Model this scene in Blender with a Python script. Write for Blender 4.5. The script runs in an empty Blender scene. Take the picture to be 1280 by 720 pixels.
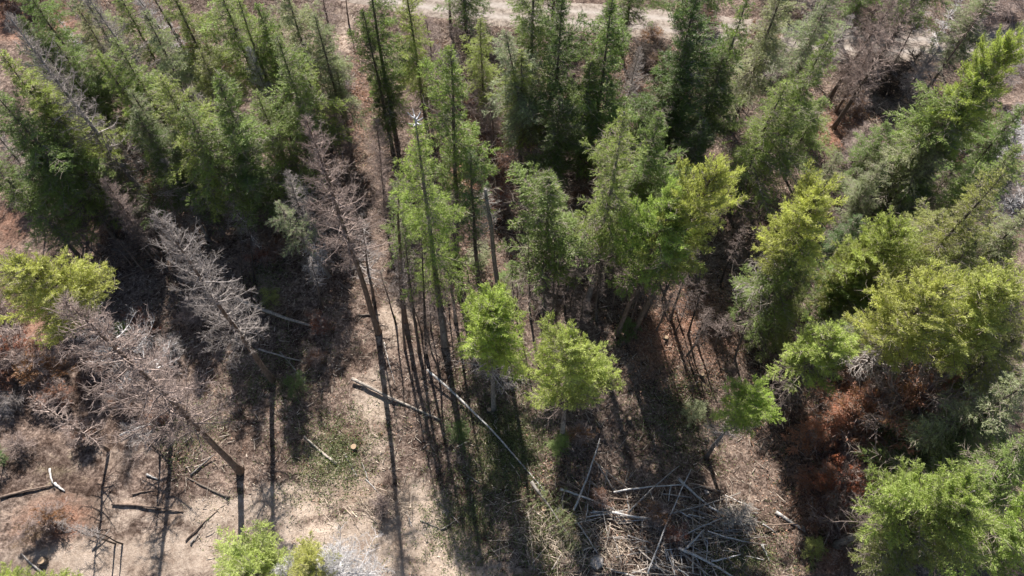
import bpy, bmesh, math, random
import numpy as np
from mathutils import Vector, Matrix, noise as mnoise

# ------------------------------------------------------------------ camera, sky, sun
sc = bpy.context.scene
COL = sc.collection
R_ = math.radians
CAM_H = 45.0
PITCH = R_(58.6)
FPX = 870.0                       # focal length in pixels of the 1280 px wide photograph
cam_d = bpy.data.cameras.new('camera'); cam = bpy.data.objects.new('camera', cam_d); COL.objects.link(cam)
cam.location = (0, 0, CAM_H); cam.rotation_euler = (R_(90) - PITCH, 0, 0)
cam_d.sensor_width = 36; cam_d.lens = FPX / 1280 * 36
cam_d.clip_start = 0.5; cam_d.clip_end = 2000
sc.camera = cam

SUN_AZ, SUN_EL = R_(-10.3), R_(41.5)
w = bpy.data.worlds.new('World'); sc.world = w; w.use_nodes = True
nt = w.node_tree; bg = nt.nodes['Background']
sky = nt.nodes.new('ShaderNodeTexSky'); sky.sky_type = 'NISHITA'; sky.sun_disc = False
sky.sun_elevation = SUN_EL; sky.sun_rotation = SUN_AZ
nt.links.new(sky.outputs[0], bg.inputs[0]); bg.inputs[1].default_value = 0.055
sd = bpy.data.lights.new('sun', 'SUN'); sd.energy = 5.0; sd.angle = R_(0.5); sd.color = (1.0, 0.955, 0.89)
so = bpy.data.objects.new('sun', sd); COL.objects.link(so)
sv = Vector((math.sin(SUN_AZ) * math.cos(SUN_EL), math.cos(SUN_AZ) * math.cos(SUN_EL), math.sin(SUN_EL)))
so.rotation_euler = sv.to_track_quat('Z', 'Y').to_euler(); so.location = (0, 60, 80)
sc.view_settings.view_transform = 'Standard'; sc.view_settings.look = 'None'
sc.view_settings.exposure = 1.2; sc.view_settings.gamma = 1.0; sc.view_settings.use_curve_mapping = False
sc.cycles.max_bounces = 5; sc.cycles.diffuse_bounces = 3; sc.cycles.transmission_bounces = 3

# ------------------------------------------------------------------ helpers
random.seed(7)
FW = Vector((0, math.cos(PITCH), -math.sin(PITCH))); UP = Vector((0, math.sin(PITCH), math.cos(PITCH))); RT = Vector((1, 0, 0))
CAMP = Vector((0, 0, CAM_H))
def ray(px, py):
    return (FW + RT * ((px - 640) / FPX) + UP * ((360 - py) / FPX)).normalized()
def flat(px, py, z=0.0):
    d = ray(px, py); return CAMP + d * ((z - CAM_H) / d.z)

# the road's centre line and the land's shape
ROAD_PX = [(380, -26), (520, 2), (640, 18), (800, 27), (950, 46), (1100, 58), (1200, 58), (1330, 40), (1480, 0)]
ROAD = [flat(*p) for p in ROAD_PX]
ROAD_XY = np.array([(p.x, p.y) for p in ROAD]); 
def road_y(x):
    return np.interp(x, ROAD_XY[:, 0], ROAD_XY[:, 1])
def hgt(x, y):
    v = Vector((x * 0.11, y * 0.11, 3.1)); h = 0.55 * mnoise.noise(v)
    v2 = Vector((x * 0.55, y * 0.55, 9.7)); h += 0.16 * mnoise.noise(v2)
    v3 = Vector((x * 1.9, y * 1.9, 1.3)); h += 0.055 * mnoise.noise(v3)
    d = y - float(road_y(x))
    f = min(1.0, max(0.0, (abs(d) - 3.0) / 2.5))
    h = h * f + (1 - f) * 0.1
    if d < -3: h -= 0.55 * math.exp(-((d + 6.0) / 2.4) ** 2)       # ditch of rubble below the road
    return h
def gnd(px, py):
    p = flat(px, py)
    for _ in range(3): p = flat(px, py, hgt(p.x, p.y))
    return p

def link(name, data, parent=None):
    o = bpy.data.objects.new(name, data); COL.objects.link(o)
    if parent is not None: o.parent = parent
    return o
def tag(o, label=None, cat=None, group=None, kind=None):
    if label: o['label'] = label
    if cat: o['category'] = cat
    if group: o['group'] = group
    if kind: o['kind'] = kind
    return o
def np_mesh(name, V, F, mat, tint=None, smooth=False):
    """V (n,3), F (m,k) arrays -> mesh datablock"""
    me = bpy.data.meshes.new(name); V = np.ascontiguousarray(V, dtype=np.float32); F = np.ascontiguousarray(F, dtype=np.int32)
    m, k = F.shape
    me.vertices.add(len(V)); me.vertices.foreach_set('co', V.ravel())
    me.loops.add(m * k); me.loops.foreach_set('vertex_index', F.ravel())
    me.polygons.add(m)
    me.polygons.foreach_set('loop_start', np.arange(0, m * k, k, dtype=np.int32))
    me.polygons.foreach_set('loop_total', np.full(m, k, dtype=np.int32))
    if smooth: me.polygons.foreach_set('use_smooth', np.ones(m, dtype=bool))
    me.update(calc_edges=True)
    if tint is not None:
        a = me.attributes.new('tint', 'FLOAT', 'FACE'); a.data.foreach_set('value', np.ascontiguousarray(tint, dtype=np.float32))
    if mat is not None: me.materials.append(mat)
    return me

class Seg:
    """collects tapering sticks (3 to 8 sided)"""
    def __init__(s): s.a = []; s.b = []; s.r0 = []; s.r1 = []; s.t = []
    def add(s, a, b, r0, r1, t=0.5): s.a.append(a); s.b.append(b); s.r0.append(r0); s.r1.append(r1); s.t.append(t)
    def mesh(s, name, mat, n=3):
        A = np.array(s.a, dtype=float); B = np.array(s.b, dtype=float); r0 = np.array(s.r0); r1 = np.array(s.r1)
        D = B - A; D /= (np.linalg.norm(D, axis=1, keepdims=True) + 1e-9)
        ref = np.where(np.abs(D[:, 2:3]) > 0.9, np.array([[1., 0, 0]]), np.array([[0, 0, 1.]]))
        U = np.cross(D, ref); U /= np.linalg.norm(U, axis=1, keepdims=True); W = np.cross(D, U)
        ang = np.arange(n) * 2 * np.pi / n
        ring = U[:, None, :] * np.cos(ang)[None, :, None] + W[:, None, :] * np.sin(ang)[None, :, None]
        V = np.concatenate([A[:, None] + ring * r0[:, None, None], B[:, None] + ring * r1[:, None, None]], axis=1)
        m = len(A); base = (np.arange(m) * 2 * n)[:, None, None]
        q = np.array([[i, (i + 1) % n, n + (i + 1) % n, n + i] for i in range(n)])[None]
        F = (base + q).reshape(-1, 4)
        return np_mesh(name, V.reshape(-1, 3), F, mat, np.repeat(np.array(s.t), n), smooth=n > 4)

def tube_mesh(name, pts, rad, mat, n=9, caps=True, jitter=0.06, rng=None):
    """one continuous tube with capped ends"""
    rng = rng or random
    V = []; F = []; P = [Vector(p) for p in pts]
    ph = rng.uniform(0, 6)
    for i, p in enumerate(P):
        d = (P[min(i + 1, len(P) - 1)] - P[max(i - 1, 0)]).normalized()
        ref = Vector((0, 0, 1)) if abs(d.z) < 0.9 else Vector((1, 0, 0))
        u = d.cross(ref).normalized(); v = d.cross(u)
        for k in range(n):
            a = 2 * math.pi * k / n
            r = rad[i] * (1 + jitter * math.sin(3 * a + ph) + rng.uniform(-jitter, jitter) * 0.6)
            V.append(p + (u * math.cos(a) + v * math.sin(a)) * r)
    for i in range(len(P) - 1):
        for k in range(n):
            F.append([i * n + k, i * n + (k + 1) % n, (i + 1) * n + (k + 1) % n, (i + 1) * n + k])
    me = bpy.data.meshes.new(name)
    if caps: F = F + [list(range(n))[::-1], [(len(P) - 1) * n + k for k in range(n)]]
    me.from_pydata([tuple(v) for v in V], [], F); me.materials.append(mat)
    for p in me.polygons: p.use_smooth = len(p.vertices) == 4
    me.update()
    return me

# ------------------------------------------------------------------ materials
def newmat(name):
    m = bpy.data.materials.new(name); m.use_nodes = True
    m.node_tree.nodes.clear(); return m, m.node_tree
def nd(t, typ, **kw):
    n = t.nodes.new(typ)
    for k, v in kw.items(): setattr(n, k, v)
    return n
def ramp(t, stops):
    r = nd(t, 'ShaderNodeValToRGB'); e = r.color_ramp.elements
    while len(e) < len(stops): e.new(0.5)
    for i, (p, c) in enumerate(stops): e[i].position = p; e[i].color = (*c, 1)
    return r
def mixc(t, fac, a, b, mode='MIX'):
    m = nd(t, 'ShaderNodeMix', data_type='RGBA', blend_type=mode)
    for i, v in ((0, fac), (6, a), (7, b)):
        if isinstance(v, bpy.types.NodeSocket): t.links.new(v, m.inputs[i])
        else: m.inputs[i].default_value = v if i == 0 else (*v, 1)
    return m.outputs[2]

def foliage_mat(name, trans=0.45, warm=(0.30, 0.25, 0.06)):
    m, t = newmat(name)
    oi = nd(t, 'ShaderNodeObjectInfo'); at = nd(t, 'ShaderNodeAttribute', attribute_name='tint')
    mr = nd(t, 'ShaderNodeMapRange'); mr.inputs[3].default_value = 0.55; mr.inputs[4].default_value = 1.5
    t.links.new(at.outputs['Fac'], mr.inputs[0])
    mul = nd(t, 'ShaderNodeVectorMath', operation='SCALE'); t.links.new(oi.outputs['Color'], mul.inputs[0]); t.links.new(mr.outputs[0], mul.inputs['Scale'])
    gt = nd(t, 'ShaderNodeMapRange'); gt.inputs[1].default_value = 0.93; gt.inputs[2].default_value = 1.0; gt.inputs[4].default_value = 0.55
    t.links.new(at.outputs['Fac'], gt.inputs[0])
    c = mixc(t, gt.outputs[0], mul.outputs[0], warm)
    p = nd(t, 'ShaderNodeBsdfPrincipled'); p.inputs['Roughness'].default_value = 0.5; p.inputs['Specular IOR Level'].default_value = 0.35
    tr = nd(t, 'ShaderNodeBsdfTranslucent'); ms = nd(t, 'ShaderNodeMixShader'); ms.inputs[0].default_value = trans
    out = nd(t, 'ShaderNodeOutputMaterial')
    br = mixc(t, 1.0, c, (1.15, 1.25, 0.75), 'MULTIPLY')
    t.links.new(c, p.inputs['Base Color']); t.links.new(br, tr.inputs[0])
    t.links.new(p.outputs[0], ms.inputs[1]); t.links.new(tr.outputs[0], ms.inputs[2]); t.links.new(ms.outputs[0], out.inputs[0])
    return m
M_FOL = foliage_mat('needle_foliage')
M_RUST = foliage_mat('rusty_needles', 0.3, (0.38, 0.2, 0.1))

def wood_mat(name, use_tint=False):
    m, t = newmat(name)
    oi = nd(t, 'ShaderNodeObjectInfo'); tc = nd(t, 'ShaderNodeTexCoord')
    n1 = nd(t, 'ShaderNodeTexNoise'); n1.inputs['Scale'].default_value = 7; n1.inputs['Detail'].default_value = 6
    mp = nd(t, 'ShaderNodeMapping'); mp.inputs['Scale'].default_value = (1, 1, 0.35)
    t.links.new(tc.outputs['Object'], mp.inputs[0]); t.links.new(mp.outputs[0], n1.inputs[0])
    r = ramp(t, [(0.3, (0.55, 0.53, 0.5)), (0.5, (0.95, 0.95, 0.95)), (0.72, (1.5, 1.48, 1.42))]); t.links.new(n1.outputs[0], r.inputs[0])
    c = mixc(t, 1.0, oi.outputs['Color'], r.outputs[0], 'MULTIPLY')
    if use_tint:
        at = nd(t, 'ShaderNodeAttribute', attribute_name='tint')
        mr = nd(t, 'ShaderNodeMapRange'); mr.inputs[3].default_value = 0.45; mr.inputs[4].default_value = 1.6; t.links.new(at.outputs['Fac'], mr.inputs[0])
        s = nd(t, 'ShaderNodeVectorMath', operation='SCALE'); t.links.new(c, s.inputs[0]); t.links.new(mr.outputs[0], s.inputs['Scale']); c = s.outputs[0]
    p = nd(t, 'ShaderNodeBsdfPrincipled'); p.inputs['Roughness'].default_value = 0.85; p.inputs['Specular IOR Level'].default_value = 0.2
    b = nd(t, 'ShaderNodeBump'); b.inputs['Strength'].default_value = 0.6; b.inputs['Distance'].default_value = 0.04
    t.links.new(n1.outputs[0], b.inputs['Height']); t.links.new(b.outputs[0], p.inputs['Normal'])
    out = nd(t, 'ShaderNodeOutputMaterial'); t.links.new(c, p.inputs['Base Color']); t.links.new(p.outputs[0], out.inputs[0])
    return m
M_BARK = wood_mat('bark'); M_TWIG = wood_mat('twig_wood', True)

def cutwood_mat():
    m, t = newmat('cut_wood')
    tc = nd(t, 'ShaderNodeTexCoord'); wv = nd(t, 'ShaderNodeTexWave', wave_type='RINGS', rings_direction='Z'); wv.inputs['Scale'].default_value = 9; wv.inputs['Distortion'].default_value = 1.5
    t.links.new(tc.outputs['Object'], wv.inputs[0])
    r = ramp(t, [(0.0, (0.26, 0.17, 0.10)), (1.0, (0.40, 0.29, 0.19))]); t.links.new(wv.outputs[1], r.inputs[0])
    p = nd(t, 'ShaderNodeBsdfPrincipled'); p.inputs['Roughness'].default_value = 0.8
    out = nd(t, 'ShaderNodeOutputMaterial'); t.links.new(r.outputs[0], p.inputs['Base Color']); t.links.new(p.outputs[0], out.inputs[0]); return m
M_CUT = cutwood_mat()

def ground_mat():
    m, t = newmat('forest_floor')
    geo = nd(t, 'ShaderNodeNewGeometry')
    def noi(scale, det=8, rough=0.6, dist=0.0):
        n = nd(t, 'ShaderNodeTexNoise'); n.inputs['Scale'].default_value = scale; n.inputs['Detail'].default_value = det
        n.inputs['Roughness'].default_value = rough; n.inputs['Distortion'].default_value = dist
        t.links.new(geo.outputs['Position'], n.inputs[0]); return n.outputs[0]
    def att(nm): return nd(t, 'ShaderNodeAttribute', attribute_name=nm).outputs['Fac']
    n_big, n_mid, n_fin, n_mic = noi(0.35, 5), noi(1.6, 9, 0.7, 0.6), noi(6, 9, 0.75), noi(19, 6, 0.8)
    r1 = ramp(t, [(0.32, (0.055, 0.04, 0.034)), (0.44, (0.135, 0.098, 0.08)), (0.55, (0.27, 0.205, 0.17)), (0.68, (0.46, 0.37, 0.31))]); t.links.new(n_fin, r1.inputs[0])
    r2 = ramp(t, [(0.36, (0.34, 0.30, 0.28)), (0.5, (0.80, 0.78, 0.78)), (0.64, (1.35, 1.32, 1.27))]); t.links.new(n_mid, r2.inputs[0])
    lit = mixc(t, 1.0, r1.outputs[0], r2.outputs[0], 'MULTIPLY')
    # bare trampled dirt
    r3 = ramp(t, [(0.32, (0.34, 0.265, 0.21)), (0.5, (0.46, 0.37, 0.30)), (0.7, (0.56, 0.46, 0.385))]); t.links.new(n_fin, r3.inputs[0])
    r3b = ramp(t, [(0.35, (0.8, 0.77, 0.75)), (0.6, (1.05, 1.05, 1.05))]); t.links.new(n_mid, r3b.inputs[0])
    dirt = mixc(t, 1.0, r3.outputs[0], r3b.outputs[0], 'MULTIPLY')
    def mask(a, noise, lo, hi):
        s = nd(t, 'ShaderNodeMath', operation='ADD'); t.links.new(a, s.inputs[0]); t.links.new(noise, s.inputs[1])
        mr = nd(t, 'ShaderNodeMapRange'); mr.inputs[1].default_value = lo; mr.inputs[2].default_value = hi; t.links.new(s.outputs[0], mr.inputs[0]); return mr.outputs[0]
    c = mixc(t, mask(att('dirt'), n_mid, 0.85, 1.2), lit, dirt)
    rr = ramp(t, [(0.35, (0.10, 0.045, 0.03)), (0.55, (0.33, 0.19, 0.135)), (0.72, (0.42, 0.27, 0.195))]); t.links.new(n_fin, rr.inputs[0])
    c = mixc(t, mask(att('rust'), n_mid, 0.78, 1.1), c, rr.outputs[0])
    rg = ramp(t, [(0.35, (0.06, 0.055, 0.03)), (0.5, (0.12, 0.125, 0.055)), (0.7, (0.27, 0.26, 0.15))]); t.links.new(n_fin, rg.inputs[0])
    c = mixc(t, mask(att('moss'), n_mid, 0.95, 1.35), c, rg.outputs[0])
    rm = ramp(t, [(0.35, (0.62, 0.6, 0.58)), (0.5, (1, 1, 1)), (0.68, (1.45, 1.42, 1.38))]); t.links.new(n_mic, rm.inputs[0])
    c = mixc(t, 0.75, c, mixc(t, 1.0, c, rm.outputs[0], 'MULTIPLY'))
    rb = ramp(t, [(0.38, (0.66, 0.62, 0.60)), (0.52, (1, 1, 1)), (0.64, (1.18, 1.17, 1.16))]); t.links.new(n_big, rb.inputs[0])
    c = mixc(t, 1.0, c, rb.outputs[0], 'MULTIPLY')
    p = nd(t, 'ShaderNodeBsdfPrincipled'); p.inputs['Roughness'].default_value = 0.95; p.inputs['Specular IOR Level'].default_value = 0.1
    ad = nd(t, 'ShaderNodeMath', operation='ADD'); t.links.new(n_fin, ad.inputs[0]); t.links.new(n_mic, ad.inputs[1])
    b = nd(t, 'ShaderNodeBump'); b.inputs['Strength'].default_value = 0.9; b.inputs['Distance'].default_value = 0.12
    t.links.new(ad.outputs[0], b.inputs['Height']); t.links.new(b.outputs[0], p.inputs['Normal'])
    out = nd(t, 'ShaderNodeOutputMaterial'); t.links.new(c, p.inputs['Base Color']); t.links.new(p.outputs[0], out.inputs[0]); return m
M_GROUND = ground_mat()

def road_mat():
    m, t = newmat('dirt_road')
    geo = nd(t, 'ShaderNodeNewGeometry'); at = nd(t, 'ShaderNodeAttribute', attribute_name='rut')
    n = nd(t, 'ShaderNodeTexNoise'); n.inputs['Scale'].default_value = 2.5; n.inputs['Detail'].default_value = 9; n.inputs['Roughness'].default_value = 0.7; t.links.new(geo.outputs['Position'], n.inputs[0])
    r = ramp(t, [(0.34, (0.10, 0.08, 0.065)), (0.48, (0.22, 0.18, 0.15)), (0.66, (0.33, 0.28, 0.24))]); t.links.new(n.outputs[0], r.inputs[0])
    c = mixc(t, at.outputs['Fac'], r.outputs[0], (0.37, 0.33, 0.30))
    p = nd(t, 'ShaderNodeBsdfPrincipled'); p.inputs['Roughness'].default_value = 0.95; p.inputs['Specular IOR Level'].default_value = 0.1
    b = nd(t, 'ShaderNodeBump'); b.inputs['Strength'].default_value = 0.6; b.inputs['Distance'].default_value = 0.05; t.links.new(n.outputs[0], b.inputs['Height']); t.links.new(b.outputs[0], p.inputs['Normal'])
    out = nd(t, 'ShaderNodeOutputMaterial'); t.links.new(c, p.inputs['Base Color']); t.links.new(p.outputs[0], out.inputs[0]); return m
M_ROAD = road_mat()

# ------------------------------------------------------------------ ground and road
def zone(cells):
    """soft elliptical patches of a ground cover: (px, py, radius x m, radius y m, strength)"""
    C = [(flat(px, py), rx, ry, s) for px, py, rx, ry, s in cells]
    def f(X, Y):
        o = np.zeros_like(X)
        for c, rx, ry, s in C:
            o = np.maximum(o, s * np.exp(-(((X - c.x) / rx) ** 2 + ((Y - c.y) / ry) ** 2)))
        return o
    return f
Z_DIRT = zone([(330, 690, 8, 2.4, 1), (470, 680, 5, 2.6, 1), (210, 690, 6, 2.0, .8), (440, 610, 2.5, 2, .8), (300, 640, 7, 1.3, .9), (400, 560, 1.6, 2.6, .5), (495, 400, 2.0, 3.2, .75),
               (475, 560, 2.5, 4, .5), (330, 350, 1.2, 3, .6), (100, 700, 6, 1.8, .9), (100, 640, 7, 2.2, .6), (150, 570, 6, 3, .42), (20, 470, 3, 5, .5), (200, 470, 4, 3, .35), (440, 750, 12, 5, 1), (520, 640, 2.6, 2.6, 1), (465, 500, 1.8, 3, .8), (560, 690, 2.2, 2, .9), (360, 630, 3, 1.6, 1), (400, 450, 1.5, 2, .5), (430, 40, 3.0, 8, .55)])
Z_RUST = zone([(600, 190, 4, 8, .75), (690, 170, 5, 7, .65), (830, 110, 5, 6, .6), (440, 130, 3, 7, .45), (1050, 165, 3, 3, .8), (40, 15, 6, 5, .8), (70, 650, 3, 2, .7), (130, 240, 9, 5, .5),
               (15, 280, 3, 5, .5), (1080, 540, 6, 4, .65), (1040, 620, 3, 3, .8), (30, 420, 3, 3, .6), (700, 600, 3, 2, .2), (1060, 700, 3, 2, .7), (870, 400, 4, 5, .5), (1240, 190, 4, 4, .6), (820, 430, 2.5, 3.5, .6), (800, 650, 3, 2, .35)])
Z_MOSS = zone([(415, 570, 2.6, 3, .7), (630, 560, 3.5, 5, .75), (690, 660, 3, 3, .6), (330, 350, 1.5, 2.4, .4), (70, 590, 4, 3, .5), (240, 540, 2, 2, .5), (850, 520, 3, 3, .5), (930, 700, 3, 2, .6), (350, 470, 3, 3, .35), (590, 650, 3, 3, .6), (180, 560, 4, 2, .4), (1080, 690, 2, 2, .5)])
def build_ground():
    xs = np.concatenate([np.linspace(-400, -62, 14), np.arange(-60, 60.01, 0.25), np.linspace(62, 400, 14)])
    ys = np.concatenate([np.linspace(-400, -6, 12), np.arange(-5, 90.01, 0.25), np.linspace(94, 500, 14)])
    X, Y = np.meshgrid(xs, ys)
    Z = np.array([hgt(x, y) for x, y in zip(X.ravel(), Y.ravel())])
    V = np.stack([X.ravel(), Y.ravel(), Z], 1); nx = len(xs); ny = len(ys)
    I = np.arange(nx * ny).reshape(ny, nx)
    F = np.stack([I[:-1, :-1].ravel(), I[:-1, 1:].ravel(), I[1:, 1:].ravel(), I[1:, :-1].ravel()], 1)
    me = np_mesh('ground', V, F, M_GROUND, smooth=True)
    for nm, f in (('dirt', Z_DIRT), ('rust', Z_RUST), ('moss', Z_MOSS)):
        a = me.attributes.new(nm, 'FLOAT', 'POINT'); a.data.foreach_set('value', f(X.ravel(), Y.ravel()).astype(np.float32))
    tag(link('ground', me), kind='structure', label='brown forest floor of litter and bare dirt')
build_ground()

def build_road():
    xs = np.arange(-60, 70, 0.4); V = []; F = []; rut = []
    NW = 12
    for i, x in enumerate(xs):
        yc = float(road_y(x)); sm = np.mean([road_y(x + k) for k in range(-5, 6)])
        wl = 2.5 + 0.5 * mnoise.noise(Vector((x * 0.4, 2, 0))) + 0.25 * mnoise.noise(Vector((x * 1.7, 7, 0)))
        wr = 2.5 + 0.5 * mnoise.noise(Vector((x * 0.4, 22, 0))) + 0.25 * mnoise.noise(Vector((x * 1.7, 17, 0)))
        for k in range(NW + 1):
            u = k / NW; d = -wl + (wl + wr) * u
            z = 0.104 + 0.05 * (1 - (2 * u - 1) ** 2) - 0.035 * (math.exp(-((abs(d) - 0.85) / 0.3) ** 2)) + 0.02 * mnoise.noise(Vector((x, d * 2, 4)))
            if k in (0, NW): z = 0.06
            V.append((x, sm + d, z)); rut.append(0.75 * math.exp(-((abs(d) - 0.85) / 0.35) ** 2))
    n = NW + 1
    for i in range(len(xs) - 1):
        for k in range(NW): F.append((i * n + k, (i + 1) * n + k, (i + 1) * n + k + 1, i * n + k + 1))
    me = np_mesh('road', np.array(V), np.array(F), M_ROAD, smooth=True)
    a = me.attributes.new('rut', 'FLOAT', 'POINT'); a.data.foreach_set('value', np.array(rut, dtype=np.float32))
    tag(link('road', me), kind='structure', label='pale dirt road across the top')
build_road()

# ------------------------------------------------------------------ tree crowns (prototype meshes, numpy)
def unit(a): return a / (np.linalg.norm(a, axis=-1, keepdims=True) + 1e-9)
def profile(kind, u):
    if kind == 'fir': return np.clip(1 - u ** 1.9, 0, 1) ** 0.85 * np.clip(u / 0.15 + 0.45, 0, 1) * 0.95 + 0.05
    if kind == 'cedar': return np.clip(1 - u ** 2.1, 0, 1) ** 0.8 * np.clip(u / 0.15 + 0.5, 0, 1) + 0.04
    return np.sin(np.pi * np.clip(0.20 + 0.78 * u, 0, 1)) ** 0.60          # pine: rounded
def make_crown(name, kind, L, R, seed, nb, leaf=(0.13, 0.017), mat=None, droop=0.18, inner=0.2, dens=1.0, nper=42):
    """crown of length L and radius R, base at z=0: limbs -> twigs -> needle sprays, every spray a small face"""
    g = np.random.default_rng(seed)
    u = (np.arange(nb) + g.uniform(0, 1, nb)) / nb; u = u ** (0.9 if kind != 'pine' else 0.8)
    az = np.arange(nb) * 2.39996 + g.normal(0, 0.5, nb)
    lobes = 1 + 0.25 * np.sin(az * 2 + g.uniform(0, 6) + u * 5) + 0.17 * np.sin(az * 3 + g.uniform(0, 6) - u * 9)
    ln = R * profile(kind, u) * g.uniform(0.62, 1.15, nb) * lobes
    drop = g.uniform(0, 1, nb) < 0.16; ln[drop] *= 0.4                    # broken limbs leave gaps
    gap = np.sin(az + g.uniform(0, 6) + u * 6) * np.sin(u * g.uniform(9, 15) + g.uniform(0, 6))
    if kind != 'pine': ln = ln * np.clip(0.9 + 0.8 * gap, 0.3, 1.35)
    bare = (g.uniform(0, 1, nb) < (0.16 if kind != 'pine' else 0.06)) | ((u < 0.16) & (g.uniform(0, 1, nb) < 0.5))   # limbs that lost their needles
    if kind == 'pine': el = -0.15 + 1.15 * u ** 1.5 + g.normal(0, 0.16, nb)
    elif kind == 'cedar': el = 0.05 + 0.9 * u ** 3 + g.normal(0, 0.12, nb)
    else: el = -0.22 + 0.95 * u ** 2 + g.normal(0, 0.12, nb)
    d = np.stack([np.cos(az) * np.cos(el), np.sin(az) * np.cos(el), np.sin(el)], 1)
    o = np.stack([np.zeros(nb), np.zeros(nb), u * L * (0.97 if kind != 'pine' else 0.9)], 1)
    V = []; T = []; seg = Seg()
    btint = g.uniform(0, 1, nb)
    for i in range(nb):
        l = ln[i]
        if l < 0.12: l = 0.12
        dr = droop * (1 - u[i]) + 0.03
        def bp(s): return o[i] + d[i] * (l * s)[:, None] + np.array([0, 0, -1.0]) * (dr * l * s ** 2)[:, None] + np.array([0, 0, 1.0]) * ((0.10 if kind != 'pine' else 0.22) * l * np.clip(s - 0.5, 0, 1) ** 2 * 2)[:, None]
        sp = bp(np.linspace(0, 1, 4)); rb = 0.012 + 0.009 * l
        for k in range(3): seg.add(sp[k], sp[k + 1], rb * (1 - k * 0.3), rb * (0.7 - k * 0.3), g.uniform(0.2, 0.7))
        nt_ = max(4, int(l / 0.085 * dens))
        if bare[i]: nt_ = max(3, nt_ // 8)
        s = inner + (1 - inner) * g.uniform(0, 1, nt_) ** 0.8
        p = bp(s); side = np.where(g.uniform(0, 1, nt_) < 0.5, -1.0, 1.0)
        hz = np.array([-math.sin(az[i]), math.cos(az[i]), 0.0])
        tw = unit(d[i] * 0.75 + hz * (side * g.uniform(0.5, 1.2, nt_))[:, None] + g.normal(0, 0.22, (nt_, 3)) + np.array([0, 0, -0.06 if kind != 'pine' else 0.25]))
        tl = (0.20 + 0.42 * l * (1 - s) ** 0.7 * 0.8) * g.uniform(0.6, 1.25, nt_)
        nl = np.clip((tl * nper).astype(int), 8, 46)
        idx = np.repeat(np.arange(nt_), nl); q = g.uniform(0, 1, len(idx))
        c = p[idx] + tw[idx] * (q * tl[idx])[:, None] + g.normal(0, 0.03, (len(idx), 3)); c[:, 2] -= 0.12 * q ** 2 * tl[idx]
        ax = unit(tw[idx] * 0.9 + g.normal(0, 0.55, (len(idx), 3)) + hz * (0.0))
        nr = unit(g.normal(0, 0.75, (len(idx), 3)) + np.array([0, 0, 1.0])); sd_ = unit(np.cross(ax, nr))
        a = leaf[0] * g.uniform(0.6, 1.35, len(idx))[:, None]; b = leaf[1] * g.uniform(0.7, 1.3, len(idx))[:, None]
        tri = np.stack([c - sd_ * b, c + sd_ * b, c + ax * a], 1); V.append(tri)
        if True:
            for k in range(int(4 + l * 5) * (2 if bare[i] else 1)):
                s0 = g.uniform(0.1, 1.0); a0 = bp(np.array([s0]))[0]; dd = unit(d[i] * 0.6 + hz * g.choice((-1, 1)) * g.uniform(.4, 1.1) + g.normal(0, .25, 3)); ll = g.uniform(.2, .55) * (0.6 + 0.35 * l)
                m0 = a0 + dd * ll * .55; dd2 = unit(dd + g.normal(0, .3, 3)); tt0 = g.uniform(0.2, 1.0)
                seg.add(a0, m0, 0.011, 0.008, tt0); seg.add(m0, m0 + dd2 * ll * .45, 0.008, 0.004, tt0)
        tt = np.clip(0.5 * btint[i] + 0.5 * g.uniform(0, 1, nt_)[idx] * 0.8 + g.normal(0, 0.09, len(idx)) + 0.05, 0, 1)
        T.append(tt)
    V = np.concatenate(V).reshape(-1, 3); T = np.concatenate(T); F = np.arange(len(V)).reshape(-1, 3)
    print('crown', name, len(F))
    return np_mesh(name, V, F, mat or M_FOL, T), seg.mesh(name + '_limbs', M_TWIG, 3), L, R

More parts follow.
